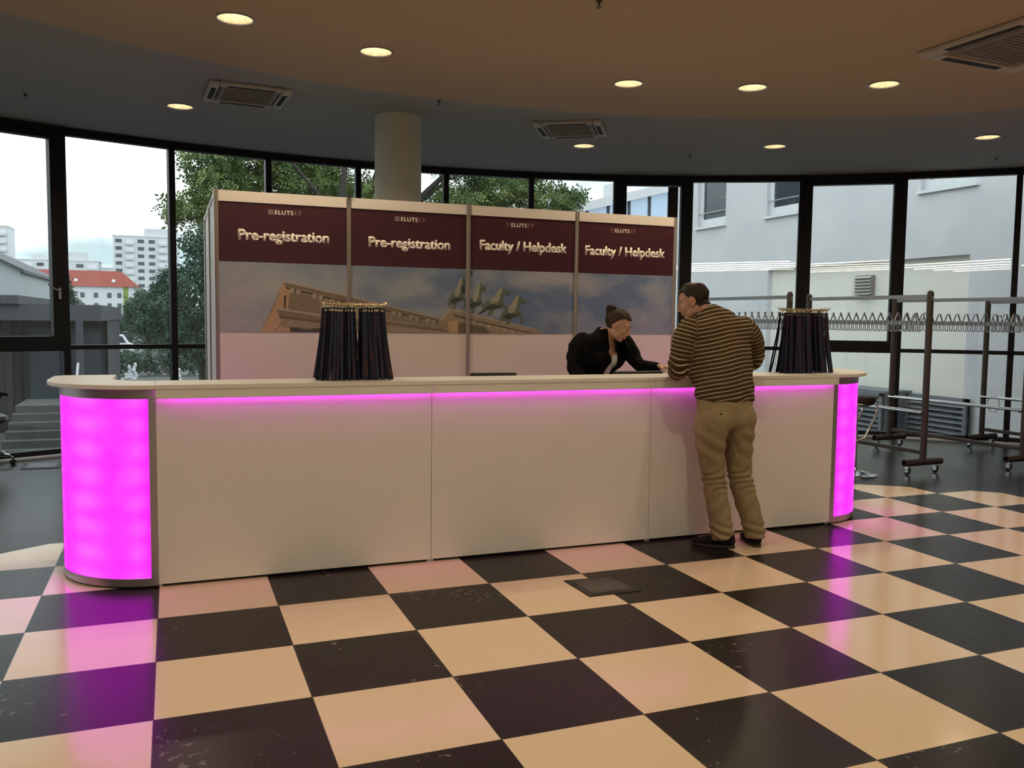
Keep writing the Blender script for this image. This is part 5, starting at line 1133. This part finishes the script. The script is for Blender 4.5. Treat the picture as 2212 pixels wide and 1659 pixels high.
WHP, WHF, WHU = (3.318, 2.490, 1.512), (.66, -.62, -.46), (.12, -.05, 1)
H = Head(WHP, WHF, WHU, k=.97)
mb = MB(); H.shapes(mb, False)
limb(mb, [(3.258, 2.595, 1.36, .066, .062), (3.268, 2.575, 1.415, .053, .054), (3.290, 2.535, 1.465, .050, .052), (3.300, 2.515, 1.505, .050, .052)], side=side, seg=20)
limb(mb, [(a, b_, c_, r*.82, q*.82) for a, b_, c_, r, q in TO[:-1]], side=side, seg=24); chest(mb, .80)
limb(mb, [(a, b_, c_, r*.72, q*.72) for a, b_, c_, r, q in LA], side=(0, 1, 0)); limb(mb, [(a, b_, c_, r*.72, q*.72) for a, b_, c_, r, q in RA], side=(0, 1, 0))
for l_ in WL: limb(mb, [(a, b_, c_, r*.8, q*.8) for a, b_, c_, r, q in l_])
hand(mb, (3.555, 2.265, 1.200), (.55, -.82, -.08), (.0, -.1, -1), -1, .5, .92); hand(mb, (3.135, 2.345, .980), (.5, -.85, -.12), (0, -.1, -1), 1, .35, .92)
me = skin_mesh(mb, .0050, 3); hm = me.copy(); co = get_co(me); hl = H.local(co); x, y, z = hl.T
near = (np.abs(x) < .16) & (np.abs(y) < .11) & (z > -.14) & (z < .16)
ear = (((x+.002)/.024)**2+((z+.022)/.030)**2 < 1) & (np.abs(y) > .068)
line = np.where(x > .03, .066, np.where(x > -.012, .012+.054*(x+.012)/.042, np.where(x > -.03, .012-.05*(-.012-x)/.018, -.055)))
keep = near & (z > line) & ~ear & ~((x > .015) & (np.abs(y) > .064) & (z < .025))
offs = .008+.0022*np.sin(y*190+x*25)
body = add_part('body', shift(me, WRT), M['skin_w'], wom)
hair = shell(hm, keep, offs, .010); ho = add_part('hair', shift(hair, WRT), M['hair_w'], body)
mb = MB(); rs = random.Random(4)
H.ell(mb, (-.100, 0, .068), (.050, .052, .046))
for i in range(15):
    a = 2*PI*i/15; H.ell(mb, (-.112+.030*math.cos(a)+rs.uniform(-.008, .008), .036*math.sin(a)+rs.uniform(-.006, .006), .078+rs.uniform(-.022, .026)), (.021, .019, .016), rs.uniform(-1, 1), a)
bn = add_part('hair_bun', shift(skin_mesh(mb, .0045, 2), WRT), M['hair_w'], ho)
for i in range(6):
    mb = MB(); a = rs.uniform(-1.2, 1.2); p = (-.105+.02*math.cos(a), .02*math.sin(a), .105)
    mb.tube([tuple(Vector(H.w(p))-Vector(WRT)), tuple(Vector(H.w((p[0]-.012, p[1]+rs.uniform(-.02, .02), p[2]+.014)))-Vector(WRT)), tuple(Vector(H.w((p[0]-.03, p[1]+rs.uniform(-.03, .03), p[2]+.018)))-Vector(WRT))], [.0012, .0009, .0004], 5); mb.build('loose_strand', M['hair_w'], bn, smooth=True)
hh = Head(Vector(WHP)-Vector(WRT), WHF, WHU, .97); hh.details(body, M['lip'], M['brow'], M['eyewhite'], M['iris'])
mb = MB()
for q in (1, -1):
    mb = MB(); hh.ell(mb, (.006, q*.083, -.050), (.0042, .0042, .0042)); mb.build('earring', M['pearl'], body, smooth=True)
